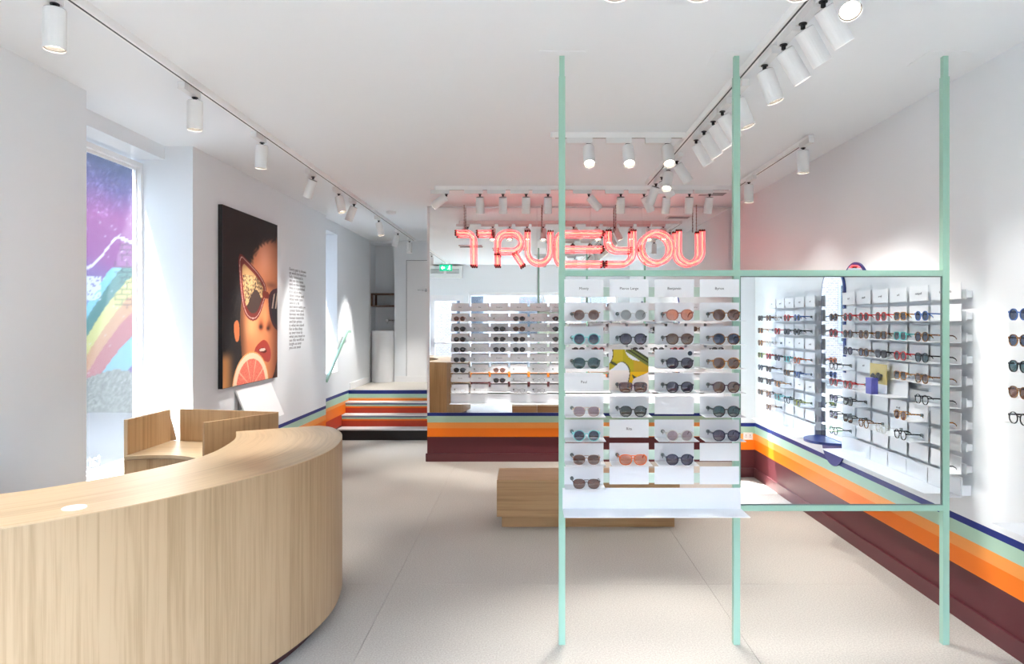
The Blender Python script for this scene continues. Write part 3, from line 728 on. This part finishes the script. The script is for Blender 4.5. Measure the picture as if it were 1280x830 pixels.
m = MB(); m.grid([[(q * math.cos(2*PI*k/32), q * math.sin(2*PI*k/32), z) for k in range(32)] for z, q in ((0, .0375), (.003, .0375), (.004, .036), (.004, .0005))], closed=True, smooth=False)
o = m.build('charging_pad', mat('white_disc', (.86, .86, .85), .4)); o.location = (-1.552, 2.373, CZ); tag(o, 'thin white disc lying on the curved counter top', 'charging pad')

# ------------------------------------------------------------------ oak desk with raised screens behind the counter
dk = thing('reception_desk', 'oak desk with raised side screens between the window and the counter', 'desk')
def panel(name, a, b, z0, z1, th=.018, m_=OAKK):
    a = Vector(a); b = Vector(b); d = b - a; ang = math.atan2(d.y, d.x)
    M = Matrix.Translation((a.x, a.y, 0)) @ Matrix.Rotation(ang, 4, 'Z'); m = MB(); m.box(0, d.length, -th / 2, th / 2, z0, z1, M=M, off=random.random()); return m.build(name, m_, dk)
DZ = .728
panel('side_screen', (-2.385, 4.11), (-2.385, 4.60), .0, .936, .022)
m = MB(); m.face([(-2.385, 4.60, .936), (-2.345, 4.63, DZ), (-2.385, 4.60, DZ)], [(0, .2), (.05, 0), (0, 0)]); m.face([(-2.397, 4.606, .936), (-2.397, 4.606, DZ), (-2.357, 4.64, DZ)], [(0, .2), (.05, 0), (0, 0)]); m.build('corner_gusset', OAKK, dk)
panel('back_screen', (-2.31, 4.61), (-1.61, 4.45), .0, .938, .018)
panel('front_screen', (-1.875, 4.0), (-1.612, 4.44), .0, .936, .018, OAKD)
fe = [(-2.372 + .50 * t, 4.068 + .075 * math.sin(PI * min(1, t * 1.05)) - .07 * t) for t in [i / 14 for i in range(15)]]
be = [(-2.372 + .745 * t, 4.615 - .165 * t) for t in [i / 14 for i in range(15)]]
m = MB(); m.grid([[(x, y, DZ) for x, y in fe], [(x, y, DZ) for x, y in be]], smooth=False, uvf=lambda i, j: (i * .5, j * .05))
m.grid([[(x, y, DZ - .022) for x, y in fe], [(x, y, DZ) for x, y in fe]], smooth=False, uvf=lambda i, j: (i * .02, j * .04)); m.build('desk_top', OAKTOP, dk)
fe2 = [(x, y + .012) for x, y in fe]
m = MB(); m.grid([[(x, y, DZ - .30) for x, y in fe2], [(x, y, DZ - .026) for x, y in fe2]], smooth=False, uvf=lambda i, j: (j * .036, i * .27)); m.build('drawer', OAKK, dk)
m = MB(); m.grid([[(x, y, .0) for x, y in fe2], [(x, y, DZ - .306) for x, y in fe2]], smooth=False, uvf=lambda i, j: (j * .036 + 2, i * .4)); m.build('front_panel', OAKK, dk)
m = MB(); m.grid([[(x, y + .02, .02) for x, y in fe2], [(x, y + .02, DZ - .0225) for x, y in fe2]], smooth=False); m.build('gap_light_stop', mat('dark_light_stop', (.06, .045, .035), .7), dk)  # dark sheet added behind the drawer gap so no light shows through

# ------------------------------------------------------------------ oak bench
bn = thing('bench', 'low oak block bench on a recessed plinth in front of the back mirror', 'bench')
m = MB(); m.box(-.24, 1.10, 5.10, 5.52, .086, .355, grain='x'); m.build('seat_block', OAKD, bn)
m = MB(); m.box(-.205, 1.07, 5.14, 5.48, 0, .086, grain='x', off=.4); m.build('plinth', OAKD, bn)

# ------------------------------------------------------------------ washbasin niche
ws = thing('washbasin', 'white cylindrical pedestal washbasin in the niche at the stair head', 'washbasin', (-2.275, CY + .06, LZ))
m = MB(); n = 32
m.grid([[(q * math.cos(2*PI*k/n), q * math.sin(2*PI*k/n), z) for k in range(n)] for z, q in ((0, .175), (.78, .18), (.79, .178), (.79, .16), (.70, .12), (.69, .001))], closed=True); m.build('pedestal', WMETAL, ws)
m = MB(); m.cyl((0, 0, .695), (0, 0, .70), .02, n=12); m.build('drain', CHROME, ws)
o = thing('wall_tap', 'chrome wall tap above the white pedestal washbasin', 'tap', (-2.16, CY + .36, LZ + .95))
m = MB(); m.tube([(0, 0, 0), (0, -.14, 0), (0, -.16, -.02)], .011, 10); m.build('spout', CHROME, o)
m = MB(); m.tube([(-.10, -.03, 0), (.09, -.03, 0)], .012, 10); m.build('crossbar', CHROME, o)
for s in (-.10, .09):
    m = MB(); m.tube([(s, 0, 0), (s, -.07, 0)], .02, 10); m.tube([(s, -.06, 0), (s, -.06, -.06)], .008, 8); m.build('valve', CHROME, o)
o = thing('wall_shelf', 'small open brown wood shelf frame in the niche above the tap', 'shelf', (-2.275, CY, LZ + 1.165))
bx(-.18, .18, .01, .34, .185, .205, grain='x').build('top_board', WALNUT, o); bx(-.18, .18, .01, .34, 0, .018, grain='x').build('bottom_board', WALNUT, o)
bx(-.18, -.155, .01, .04, .018, .185).build('upright', WALNUT, o); bx(-.18, -.155, .31, .34, .018, .185).build('upright', WALNUT, o)

# ------------------------------------------------------------------ mint frame with mirror
fr = thing('display_stand', 'mint green metal frame from floor to ceiling holding rack and mirror', 'frame')
FY0, FY1 = 3.262, 3.292
for x in (.137, .957, 1.938):
    bx(x, x + .030, FY0, FY1, 0, H - .10).build('post', MINT, fr)
    bx(x + .003, x + .027, FY0 + .003, FY1 - .003, H - .10, H).build('post_sleeve', MINT, fr)
    bx(x - .095, x + .125, FY0 - .05, FY0 + .14, H - .003, H).build('ceiling_plate', CEIL, fr)
bx(.167, 1.938, FY0 + .001, FY1 - .001, 1.730, 1.757).build('rail', MINT, fr)
bx(.987, 1.938, FY0 + .001, FY1 - .001, .628, .654).build('rail', MINT, fr)
mi_ = MB(); mi_.box(.9875, 1.9375, FY0 + .010, FY0 + .016, .6545, 1.7295); mi_.build('mirror', MIRROR, fr)
m = MB()
for a in ((.987, .992, .654, 1.730), (1.933, 1.938, .654, 1.730), (.992, 1.933, 1.725, 1.730), (.992, 1.933, .654, .658)): m.box(a[0], a[1], FY0 + .006, FY0 + .0099, a[2], a[3])
m.build('mirror_bead', mat('grey_bead', (.12, .16, .15), .4), fr)

# ------------------------------------------------------------------ spectacles
def outline(kind, n=20):
    P = []
    for i in range(n):
        a = 2 * PI * i / n; c, s = math.cos(a), math.sin(a)
        sp = lambda v, e: math.copysign(abs(v) ** (2 / e), v)
        if kind == 'round': x, z = .0235 * c, .0225 * s
        elif kind == 'panto': x, z = .0243 * sp(c, 2.12), .0226 * sp(s, 2.12); x *= 1 + .06 * (z / .022)
        elif kind == 'square': x, z = .0265 * sp(c, 3.4), .0205 * sp(s, 3.4); x *= 1 + .10 * (z / .02)
        else: x, z = .0260 * sp(c, 2.5), .0215 * sp(s, 2.3); x *= 1 + .12 * (z / .0215)
        P.append((x, z))
    return P
ZC = .0245
def make_spec(kind, rim):
    """frame front, lens, temple meshes; glasses stand on z=0, front at y=0 facing -y"""
    P = outline(kind); n = len(P); cx = .0330
    f = MB()
    for s in (-1, 1):
        lo = []
        for q, y in ((1.0, -.002), (1.0 + rim, -.002), (1.0 + rim, .002), (1.0, .002)):
            lo.append([(s * cx + s * x * q, y + .25 * abs(x) * (1 if x > 0 else 0) * .12, ZC + z * q) for x, z in P])
        f.grid(lo + [lo[0]], closed=True, smooth=False)
    g = .0075 + 0.0
    br = .0016 if rim < .07 else .0028
    if kind == 'avi':
        f.tube([(-.011, 0, ZC + .018), (.011, 0, ZC + .018)], br, 6); f.tube([(-.0085, 0, ZC + .006), (0, 0, ZC + .009), (.0085, 0, ZC + .006)], br, 6)
    else:
        f.tube([(-.0095, 0, ZC + .004), (-.005, -.001, ZC + .009), (.005, -.001, ZC + .009), (.0095, 0, ZC + .004)], br, 6)
    for s in (-1, 1):
        hh = .0022 if rim < .07 else .0045
        f.box(min(s * .0555, s * .0625), max(s * .0555, s * .0625), -.002, .004, ZC + .011 - hh, ZC + .011 + hh)
    l = []
    for s in (-1, 1):
        m = MB(); ring = [(s * cx + s * x, 0, ZC + z) for x, z in P]; mid = [(s * cx + s * x * .5, -.0018, ZC + z * .5) for x, z in P]; cc = [(s * cx + s * x * .02, -.0024, ZC + z * .02) for x, z in P]
        m.grid([ring, mid, cc] if s > 0 else [ring, mid, cc], closed=True); l.append(m)
    t = []
    for s in (-1, 1):
        m = MB(); th, hh = (.0010, .0014) if rim < .07 else (.0017, .0034)
        path = [(.0615, .003, .011), (.0622, .04, .010), (.0615, .074, .008), (.0600, .088, .001), (.0585, .095, -.008)]
        rows = []
        for i, (x, y, z) in enumerate(path):
            hq = hh * (1 if i < 3 else .85)
            rows.append([(s * (x - th), y, ZC + z - hq), (s * (x + th), y, ZC + z - hq), (s * (x + th), y, ZC + z + hq), (s * (x - th), y, ZC + z + hq)])
        m.grid(rows, closed=True, smooth=False, caps=True); t.append(m)
    return f, l, t
dummy = mat('frame_placeholder', (.5, .5, .5))
SPEC = {}
for k in ('round', 'panto', 'square', 'avi'):
    for wname, rim in (('thick', .15), ('thin', .05)):
        f, l, t = make_spec(k, rim)
        SPEC[k, wname] = (f.mesh('frame', dummy), [a.mesh('lens', dummy) for a in l], [a.mesh('temple', dummy) for a in t])
_tg = MB(); _tg.cyl((-.0605, .080, ZC + .006), (-.0605, .092, ZC + .006), .0085, n=12); _tg.cyl((-.0605, .0785, ZC + .006), (-.0605, .0801, ZC + .006), .0035, n=8)
TAG = _tg.mesh('security_tag', mat('grey_security_tag', (.16, .19, .19), .5))

def acetate(name, c, c2=None, rough=.22):
    m = mat(name, c, rough)
    if c2:
        n = N(m, 'ShaderNodeTexNoise'); n.inputs['Scale'].default_value = 110; n.inputs['Detail'].default_value = 2; tc = N(m, 'ShaderNodeTexCoord'); L(m, tc.outputs['Object'], n.inputs['Vector'])
        r = N(m, 'ShaderNodeValToRGB'); e = r.color_ramp.elements; e[0].position = .42; e[0].color = (*c, 1); e[1].position = .58; e[1].color = (*c2, 1)
        L(m, n.outputs[0], r.inputs[0]); L(m, r.outputs[0], bsdf(m).inputs['Base Color'])
    return m
FR = {
 'black': acetate('black_acetate', (.015, .015, .02)), 'navy': acetate('navy_acetate', (.015, .025, .07)), 'tortoise': acetate('tortoise_acetate', (.06, .025, .012), (.34, .15, .045)),
 'amber': acetate('amber_tortoise_acetate', (.16, .06, .02), (.62, .27, .05)), 'orange': acetate('orange_acetate', (.75, .16, .04)), 'teal': acetate('teal_acetate', (.10, .50, .50)),
 'turquoise': acetate('turquoise_acetate', (.25, .66, .68)), 'green': acetate('dark_green_acetate', (.05, .11, .10)), 'red': acetate('red_acetate', (.55, .03, .03)), 'plum': acetate('plum_acetate', (.07, .03, .05)),
 'blue': acetate('blue_acetate', (.08, .16, .42)), 'olive': acetate('olive_acetate', (.30, .34, .06)), 'brown': acetate('brown_acetate', (.11, .055, .035)), 'rose': acetate('rose_acetate', (.42, .16, .12)),
 'gold': mat('gold_wire', (.62, .48, .34), .25, 1), 'copper': mat('copper_wire', (.35, .2, .13), .3, 1), 'gunmetal': mat('gunmetal_wire', (.05, .045, .045), .3, .8), 'clear': acetate('clear_acetate', (.68, .66, .62)),
}
LN = {'violet': (.16, .14, .24), 'navy': (.07, .10, .20), 'brown': (.33, .16, .12), 'tan': (.42, .25, .18), 'orange': (.78, .30, .18), 'teal': (.08, .20, .22), 'grey': (.40, .41, .40), 'mauve': (.42, .30, .33), 'dark': (.07, .065, .075), 'plain': (.95, .95, .95), 'green': (.14, .18, .17)}
LM = {k: glass_mat(k + '_spectacle_lens', v if k in ('plain', 'grey', 'mauve', 'orange') else tuple(q * .62 for q in v), .05 if k != 'plain' else .02) for k, v in LN.items()}
# code: (shape, weight, frame, lens)
G = {
 'WB': ('round', 'thin', 'copper', 'brown'), 'WG': ('round', 'thin', 'clear', 'grey'), 'RO': ('panto', 'thick', 'rose', 'orange'), 'TT': ('panto', 'thick', 'tortoise', 'brown'),
 'TN': ('round', 'thick', 'turquoise', 'navy'), 'BV': ('panto', 'thick', 'black', 'violet'), 'DG': ('panto', 'thick', 'brown', 'tan'), 'TB': ('panto', 'thick', 'tortoise', 'navy'),
 'GT': ('panto', 'thick', 'green', 'teal'), 'AT': ('panto', 'thick', 'amber', 'brown'), 'RB': ('square', 'thick', 'plum', 'brown'), 'PB': ('panto', 'thick', 'plum', 'tan'),
 'WM': ('avi', 'thin', 'gold', 'mauve'), 'BG': ('panto', 'thick', 'black', 'green'), 'BT': ('panto', 'thick', 'black', 'teal'), 'QN': ('round', 'thick', 'turquoise', 'navy'),
 'CM': ('round', 'thick', 'clear', 'mauve'), 'NV': ('panto', 'thick', 'navy', 'violet'), 'AB': ('avi', 'thin', 'copper', 'brown'), 'OA': ('avi', 'thick', 'orange', 'orange'), 'AD': ('avi', 'thin', 'gunmetal', 'brown'),
 'DK': ('panto', 'thick', 'black', 'dark'), 'BR': ('panto', 'thick', 'brown', 'dark'), 'RS': ('round', 'thick', 'rose', 'brown'), 'CL': ('panto', 'thin', 'clear', 'plain'), 'CK': ('round', 'thin', 'gunmetal', 'plain'),
 'RD': ('round', 'thick', 'red', 'dark'), 'RR': ('panto', 'thick', 'red', 'brown'), 'BL': ('round', 'thick', 'blue', 'navy'), 'AM': ('square', 'thick', 'amber', 'dark'), 'TE': ('square', 'thick', 'teal', 'dark'),
 'TD': ('square', 'thick', 'tortoise', 'dark'), 'OL': ('square', 'thick', 'olive', 'green'), 'BS': ('square', 'thick', 'black', 'dark'), 'OR': ('panto', 'thick', 'orange', 'tan'), 'BC': ('round', 'thick', 'black', 'plain'), 'TC': ('round', 'thick', 'tortoise', 'plain'),
}
SHN = {'round': 'round', 'panto': 'rounded', 'square': 'square', 'avi': 'double-bridge'}
def spectacles(code, M, where, grp):
    sh, wt, fc, lc = G[code]
    fm, lm, tm = SPEC[sh, wt]
    word = 'eyeglasses' if lc == 'plain' else 'sunglasses'
    lens = 'clear' if lc == 'plain' else lc
    o = thing('sunglasses' if lc != 'plain' else 'eyeglasses', '%s %s %s with %s lenses, %s' % (fc, SHN[sh], word, lens, where), 'sunglasses' if lc != 'plain' else 'glasses', group=grp)
    o.matrix_world = M
    def part(name, me, m):
        p = link(name, me, o); p.material_slots[0].link = 'OBJECT'; p.material_slots[0].material = m; return p
    part('frame_front', fm, FR[fc])
    for a in lm: part('lens', a, LM[lc])
    for a in tm: part('temple', a, FR[fc])
    link('security_tag', TAG, o)
    return o

# ------------------------------------------------------------------ display racks
PIT, CW, CH, SD, ROW, Z0 = .2106, .183, .083, .105, .109, 1.630
T_ = .0025
m = MB(); m.box(-CW/2, CW/2, 0, T_, 0, CH); m.box(-CW/2, CW/2, -SD, 0, -T_, 0); TRAY = m.mesh('tray', CARD)
m = MB(); m.box(-CW/2, CW/2, 0, T_, 0, CH); m.box(-.06, .06, T_, .02, 0, .02); PLATE = m.mesh('name_plate', CARD)
STICK = mat('navy_sticker', (.02, .05, .09), .5)
def dot_mesh():
    m = MB(); m.grid([[(q * math.cos(2*PI*k/20), y, q * math.sin(2*PI*k/20)) for k in range(20)] for y, q in ((-.0002, .011), (-.001, .0105), (-.001, .0004))], closed=True, smooth=False); return m.mesh('round_sticker', STICK)
DOT = dot_mesh()
TXT = {}
def word_mesh(s):
    if s not in TXT:
        me = text_mesh(s, .0175, INK, 'CENTER', .0002); TXT[s] = me
    return TXT[s]
def rack(label, origin, rz, ncols, rows, where, grp, railmat, depth, bottom=True, skip=(), dots=(), extras=None):
    """rows[r][c]: glasses code, '.' bare plate, '-' nothing, else lettering on a plate; local x along the rack, y away from the viewer"""
    o = thing('display_rack', label, 'rack', origin, rz)
    base = Matrix.Translation(origin) @ Matrix.Rotation(rz, 4, 'Z')
    Wd = ncols * PIT
    for r in range(9):
        z = Z0 - ROW * r
        bx(.004, Wd - .004, T_ + .020, T_ + .024, z + .002, z + .048).build('rail', railmat, o)
        for c in range(ncols + 1):
            xx = min(max(c * PIT, .01), Wd - .01); bx(xx - .004, xx + .004, T_ + .024, depth, z + .006, z + .040).build('rail_bracket', railmat, o)
        for c in range(ncols):
            k = rows[r][c]; x = (c + .5) * PIT
            if k == '-': continue
            if k in G:
                link('tray', TRAY, o, loc=(x, 0, z))
                spectacles(k, base @ Matrix.Translation((x + .004, -SD + .006, z + .0004)), '%s shelf, %s column, %s' % (ORD[r] + ' highest', ORD[c], where), grp)
            else:
                p = link('name_plate', PLATE, o, loc=(x, 0, z))
                if k != '.': link('lettering', word_mesh(k), p, loc=(0, -.0004, CH * .42), rot=(PI/2, 0, 0))
            if (r, c) in dots: link('round_sticker', DOT, o, loc=(x + CW/2 - .018, 0, z + CH - .018))
    z = Z0 - ROW * 9
    m = MB(); m.box(.006, Wd - .006, -.145, 0, z - T_ - .004, z - .004); m.box(.006, Wd - .006, 0, T_, z - .004, z + .092); m.build('long_shelf', CARD, o)
    for c in range(ncols):
        if rows[9][c] == '.': link('name_plate', PLATE, o, loc=((c + .5) * PIT, -.004, z))
    for x in (.02, Wd - .02): bx(x - .004, x + .004, T_, depth, z, z + .05).build('rail_bracket', railmat, o)
    return o
B = '.'
front = [['Monty', 'Pierce Large', 'Benjamin', 'Byron'], ['WB', 'WG', 'RO', 'TT'], ['TN', 'BV', 'DG', 'TB'], ['GT', '-', 'BV', 'AT'], ['Paul', 'RB', 'BV', 'PB'],
         ['WM', 'BG', B, 'BT'], ['QN', 'Rita', 'CM', 'NV'], ['AB', 'OA', 'NV', B], ['AD', B, B, B], [B, '-', '-', '-']]
FX = .1475
rk = rack('white tray rack of sunglasses hung in the mint frame', (FX, 3.243, 0), 0, 4, front, 'rack in the mint frame', 'sunglasses on the rack in the mint frame', PMINT, .032, dots=((3, 2),))

def yellow_art(U, V):
    y = 1 - V; c = np.ones((len(U), 3)) * np.array((236, 236, 240)); c[y > .5] = (250, 236, 228)
    def put(mask, col): c[mask] = col
    body = poly_mask(U, y, smooth_poly([(.10, -.1), (.42, -.1), (.40, .05), (.50, .20), (.66, .28), (1.1, .30), (1.1, .52), (.74, .66), (.60, .72), (.57, .95), (.47, .95), (.52, .70), (.55, .55), (.50, .40), (.40, .30), (.30, .29), (.20, .36), (.05, .50), (-.1, .52), (-.1, .45), (.06, .30), (.12, .15)], 2))
    edge = poly_mask(U + .025, y - .015, smooth_poly([(.10, -.1), (.42, -.1), (.40, .05), (.50, .20), (.66, .28), (1.1, .30), (1.1, .52), (.74, .66), (.60, .72), (.57, .95), (.47, .95), (.52, .70), (.55, .55), (.50, .40), (.40, .30), (.30, .29), (.20, .36), (.05, .50), (-.1, .52), (-.1, .45), (.06, .30), (.12, .15)], 2))
    put(edge, (82, 78, 50)); put(body, (184, 166, 24)); put(body & (U < .35) & (y < .28), (204, 178, 40)); put(body & (U > .62) & (y < .55), (200, 158, 40)); put(body & (y > .55), (244, 190, 20))
    s1 = y - (U - .42) * .62; put((s1 < .05) & (U > .42) & (y < .40) & (s1 > -.16), (120, 128, 62)); put((s1 < -.02) & (s1 > -.06) & (U > .42), (60, 62, 40)); put((s1 < -.10) & (s1 > -.16) & (U > .42), (64, 66, 40))
    put(poly_mask(U, y, [(.06, .28), (.22, .36), (.16, .40), (.02, .33)]), (74, 76, 48)); put(poly_mask(U, y, [(.57, .60), (.70, .68), (.62, .72)]), (80, 72, 40))
    return np.clip(c, 0, 255)
x0 = FX + PIT + .012; z0 = Z0 - ROW * 4 + .002
ya = thing('advert_board', 'printed board with a yellow spectacle frame standing in the mint frame rack', 'poster')
link('print', picture_mesh('print', 70, 76, lambda u, v: (x0 + u * CW, 3.2392, z0 + v * .190), yellow_art, PRINT), ya)
bx(x0, x0 + CW, 3.2395, 3.2420, z0, z0 + .190).build('board', CARD, ya)

nm = ['Rita', 'Paul', 'Byron', 'Monty', 'Benjamin']
bk = []
cols = [['Paul', 'RS', 'DK', 'BR', 'DK', 'DK', 'DK', 'Monty', 'CL', B], ['Rita', 'CL', 'CL', 'CL', 'CL', 'CL', 'CL', 'Paul', 'CL', B], ['Benjamin', 'CL', 'DK', 'BR', 'DK', 'Benjamin', 'RS', 'BR', B, B],
        ['Byron', 'BR', 'TT', 'BR', 'DK', 'Rita', 'CL', 'CL', 'CK', B], ['Monty', 'CL', 'CL', 'CL', 'CK', 'CL', 'CL', 'CK', 'CK', B], ['Pierce Large', 'BR', 'DK', 'BR', 'DK', 'Byron', 'CL', 'CL', B, B]]
more = [['Rita', 'AM', 'DK', B, 'BR', B, B, B, B, '-'], ['Paul', 'CL', 'RS', 'DK', 'RD', B, B, B, B, '-'], ['Byron', B, 'TT', 'BR', B, 'DK', B, B, B, '-'], ['Monty', 'DK', 'BR', 'OR', 'DK', B, B, B, B, '-']]
cols += [more[i % 4] for i in range(8)]
back = [[cols[c][r] for c in range(14)] for r in range(10)]
rack('long white tray rack of glasses fixed to the back mirror', (-.852, 7.475, 0), 0, 14, back, 'back mirror rack', 'glasses on the back mirror rack', CARD, .068)

b1 = [['Paul', 'Benjamin', 'Rita', 'Byron', 'Monty', 'Paul'], ['BL', 'AM', 'RR', 'RD', 'RD', 'TT'], ['TB', 'TE', 'TD', 'TT', 'BR', 'RR'], ['BT', 'RD', 'BS', 'TB', 'NV', '-'], ['TT', 'AM', '-', '-', 'Rita', 'BC'],
      ['BC', '-', '-', '-', 'RR', 'RD'], [B, 'AT', 'Byron', B, 'BS', 'NV'], [B, 'BC', 'CL', 'TC', 'BS', 'BV'], [B, B, B, B, B, 'BC'], [B, B, B, B, B, '-']]
rk1 = rack('white tray rack on the right wall, larger one in the framed mirror', (2.145, 3.02, 0), -PI/2, 6, b1, 'larger rack in framed mirror', 'glasses on the larger rack in the framed mirror', CARD, .053)
b2 = [['Rita', 'Byron', 'Paul', 'Monty', 'Rita'], ['BL', 'RR', 'CL', 'TT', 'BS'], ['DK', 'BS', 'RR', 'Paul', 'AM'], ['Byron', 'Rita', 'Paul', 'CL', 'AT'], ['OR', 'TE', 'BV', 'RR', 'OL'],
      ['BL', 'TD', B, 'BR', 'NV'], ['Monty', 'Byron', 'AM', 'BR', 'BS'], ['OL', 'BC', 'TE', 'TT', 'TD'], [B, B, B, 'TT', B], [B, '-', B, B, B]]
rack('white tray rack on the right wall, smaller one in the framed mirror', (2.145, 1.325, 0), -PI/2, 5, b2, 'smaller rack in framed mirror', 'glasses on the smaller rack in the framed mirror', CARD, .053)
a_ = [['Monty', 'Rita', 'Paul', 'Byron', 'Rita'], ['-', B, 'BR', 'DK', 'CL'], [B, 'BR', B, 'TT', 'BR'], [B, B, 'TT', B, 'BS'], ['BR', B, B, 'DK', 'TD'], [B, B, B, 'BS', 'BC'], [B, B, B, B, 'AT'], [B, B, B, B, B], [B, B, B, B, 'BS'], [B, B, B, B, B]]
rack('white tray rack on the right wall just behind the framed mirror', (2.145, 4.50, 0), -PI/2, 5, a_, 'wall rack behind framed mirror', 'glasses on the wall rack behind the framed mirror', CARD, .053)

# double height bay in the larger wall rack: yellow card, sunglasses, blue box
zb = Z0 - ROW * 5
m = MB(); m.box(2 * PIT - .01, 4 * PIT - .006, -.125, .001, zb - T_, zb); m.box(2 * PIT + .004, 4 * PIT - .006, .001, .001 + T_, zb, zb + .19); m.build('bay_shelf', CARD, rk1)
yc = thing('yellow_card', 'pale yellow card with sunglasses on it, standing on the bay shelf', 'card', (2.11, 2.33, zb))
bx(0, .004, -.10, .10, .055, .175).build('yellow_half', mat('yellow_print', (.72, .58, .22), .5), yc); bx(0, .004, -.10, .10, 0, .055).build('white_half', CARD, yc)
spectacles('DK', Matrix.Translation((2.098, 2.325, zb + .07)) @ Matrix.Rotation(-PI/2, 4, 'Z') @ Matrix.Rotation(.12, 4, 'Y') @ Matrix.Scale(1.0, 4) @ Matrix.Scale(.1, 4, (0, 1, 0)), 'flat against the yellow card', 'sunglasses on display cards')
bo = thing('gift_box', 'upright purple blue box standing before the yellow card in the wall rack', 'box', (2.045, 2.385, zb))
bx(-.02, .02, -.035, .035, 0, .088).build('carton', mat('purple_blue_card', (.10, .10, .42), .5), bo); bx(-.021, .021, -.036, .036, .088, .096).build('lid', mat('purple_blue_lid', (.12, .12, .48), .5), bo)

# pill shaped wall mirrors with blue half disc ledge
def pill(yc, z0, z1, r, n=24):
    return [(yc + r * math.cos(a), z1 - r + r * math.sin(a)) for a in [PI * i / n for i in range(n + 1)]] + [(yc + r * math.cos(a), z0 + r + r * math.sin(a)) for a in [PI + PI * i / n for i in range(n + 1)]]
for yc_, lb in ((1.515, 'pill shaped wall mirror with blue edge, shown in the framed mirror'), (4.69, 'pill shaped wall mirror with blue edge behind the mint frame')):
    o = thing('wall_mirror', lb, 'mirror')
    P = pill(yc_, .476, 1.916, .193); m = MB()
    m.grid([[(XR - .001, y, z) for y, z in P], [(XR - .012, y, z) for y, z in P]], closed=True, smooth=False); m.face([(XR - .012, y, z) for y, z in P]); m.build('backboard', BLUE, o)
    Q = [(yc_ + .178 * math.cos(a), 1.723 + .178 * math.sin(a)) for a in [PI * i / 24 for i in range(25)]] + [(yc_ - .178, .672), (yc_ + .178, .672)]
    m = MB(); m.grid([[(XR - .0121, y, z) for y, z in Q], [(XR - .015, y, z) for y, z in Q]], closed=True, smooth=False); m.face([(XR - .015, y, z) for y, z in Q]); m.build('glass', MIRROR, o)
    m = MB(); D = [(XR - .012 - .195 * math.sin(a), yc_ + .193 * math.cos(a)) for a in [PI * i / 24 for i in range(25)]]
    m.face([(x, y, .668) for x, y in D]); m.face([(x, y, .650) for x, y in reversed(D)]); m.grid([[(x, y, .650) for x, y in D], [(x, y, .668) for x, y in D]], smooth=False); m.build('half_disc_ledge', BLUE, o)
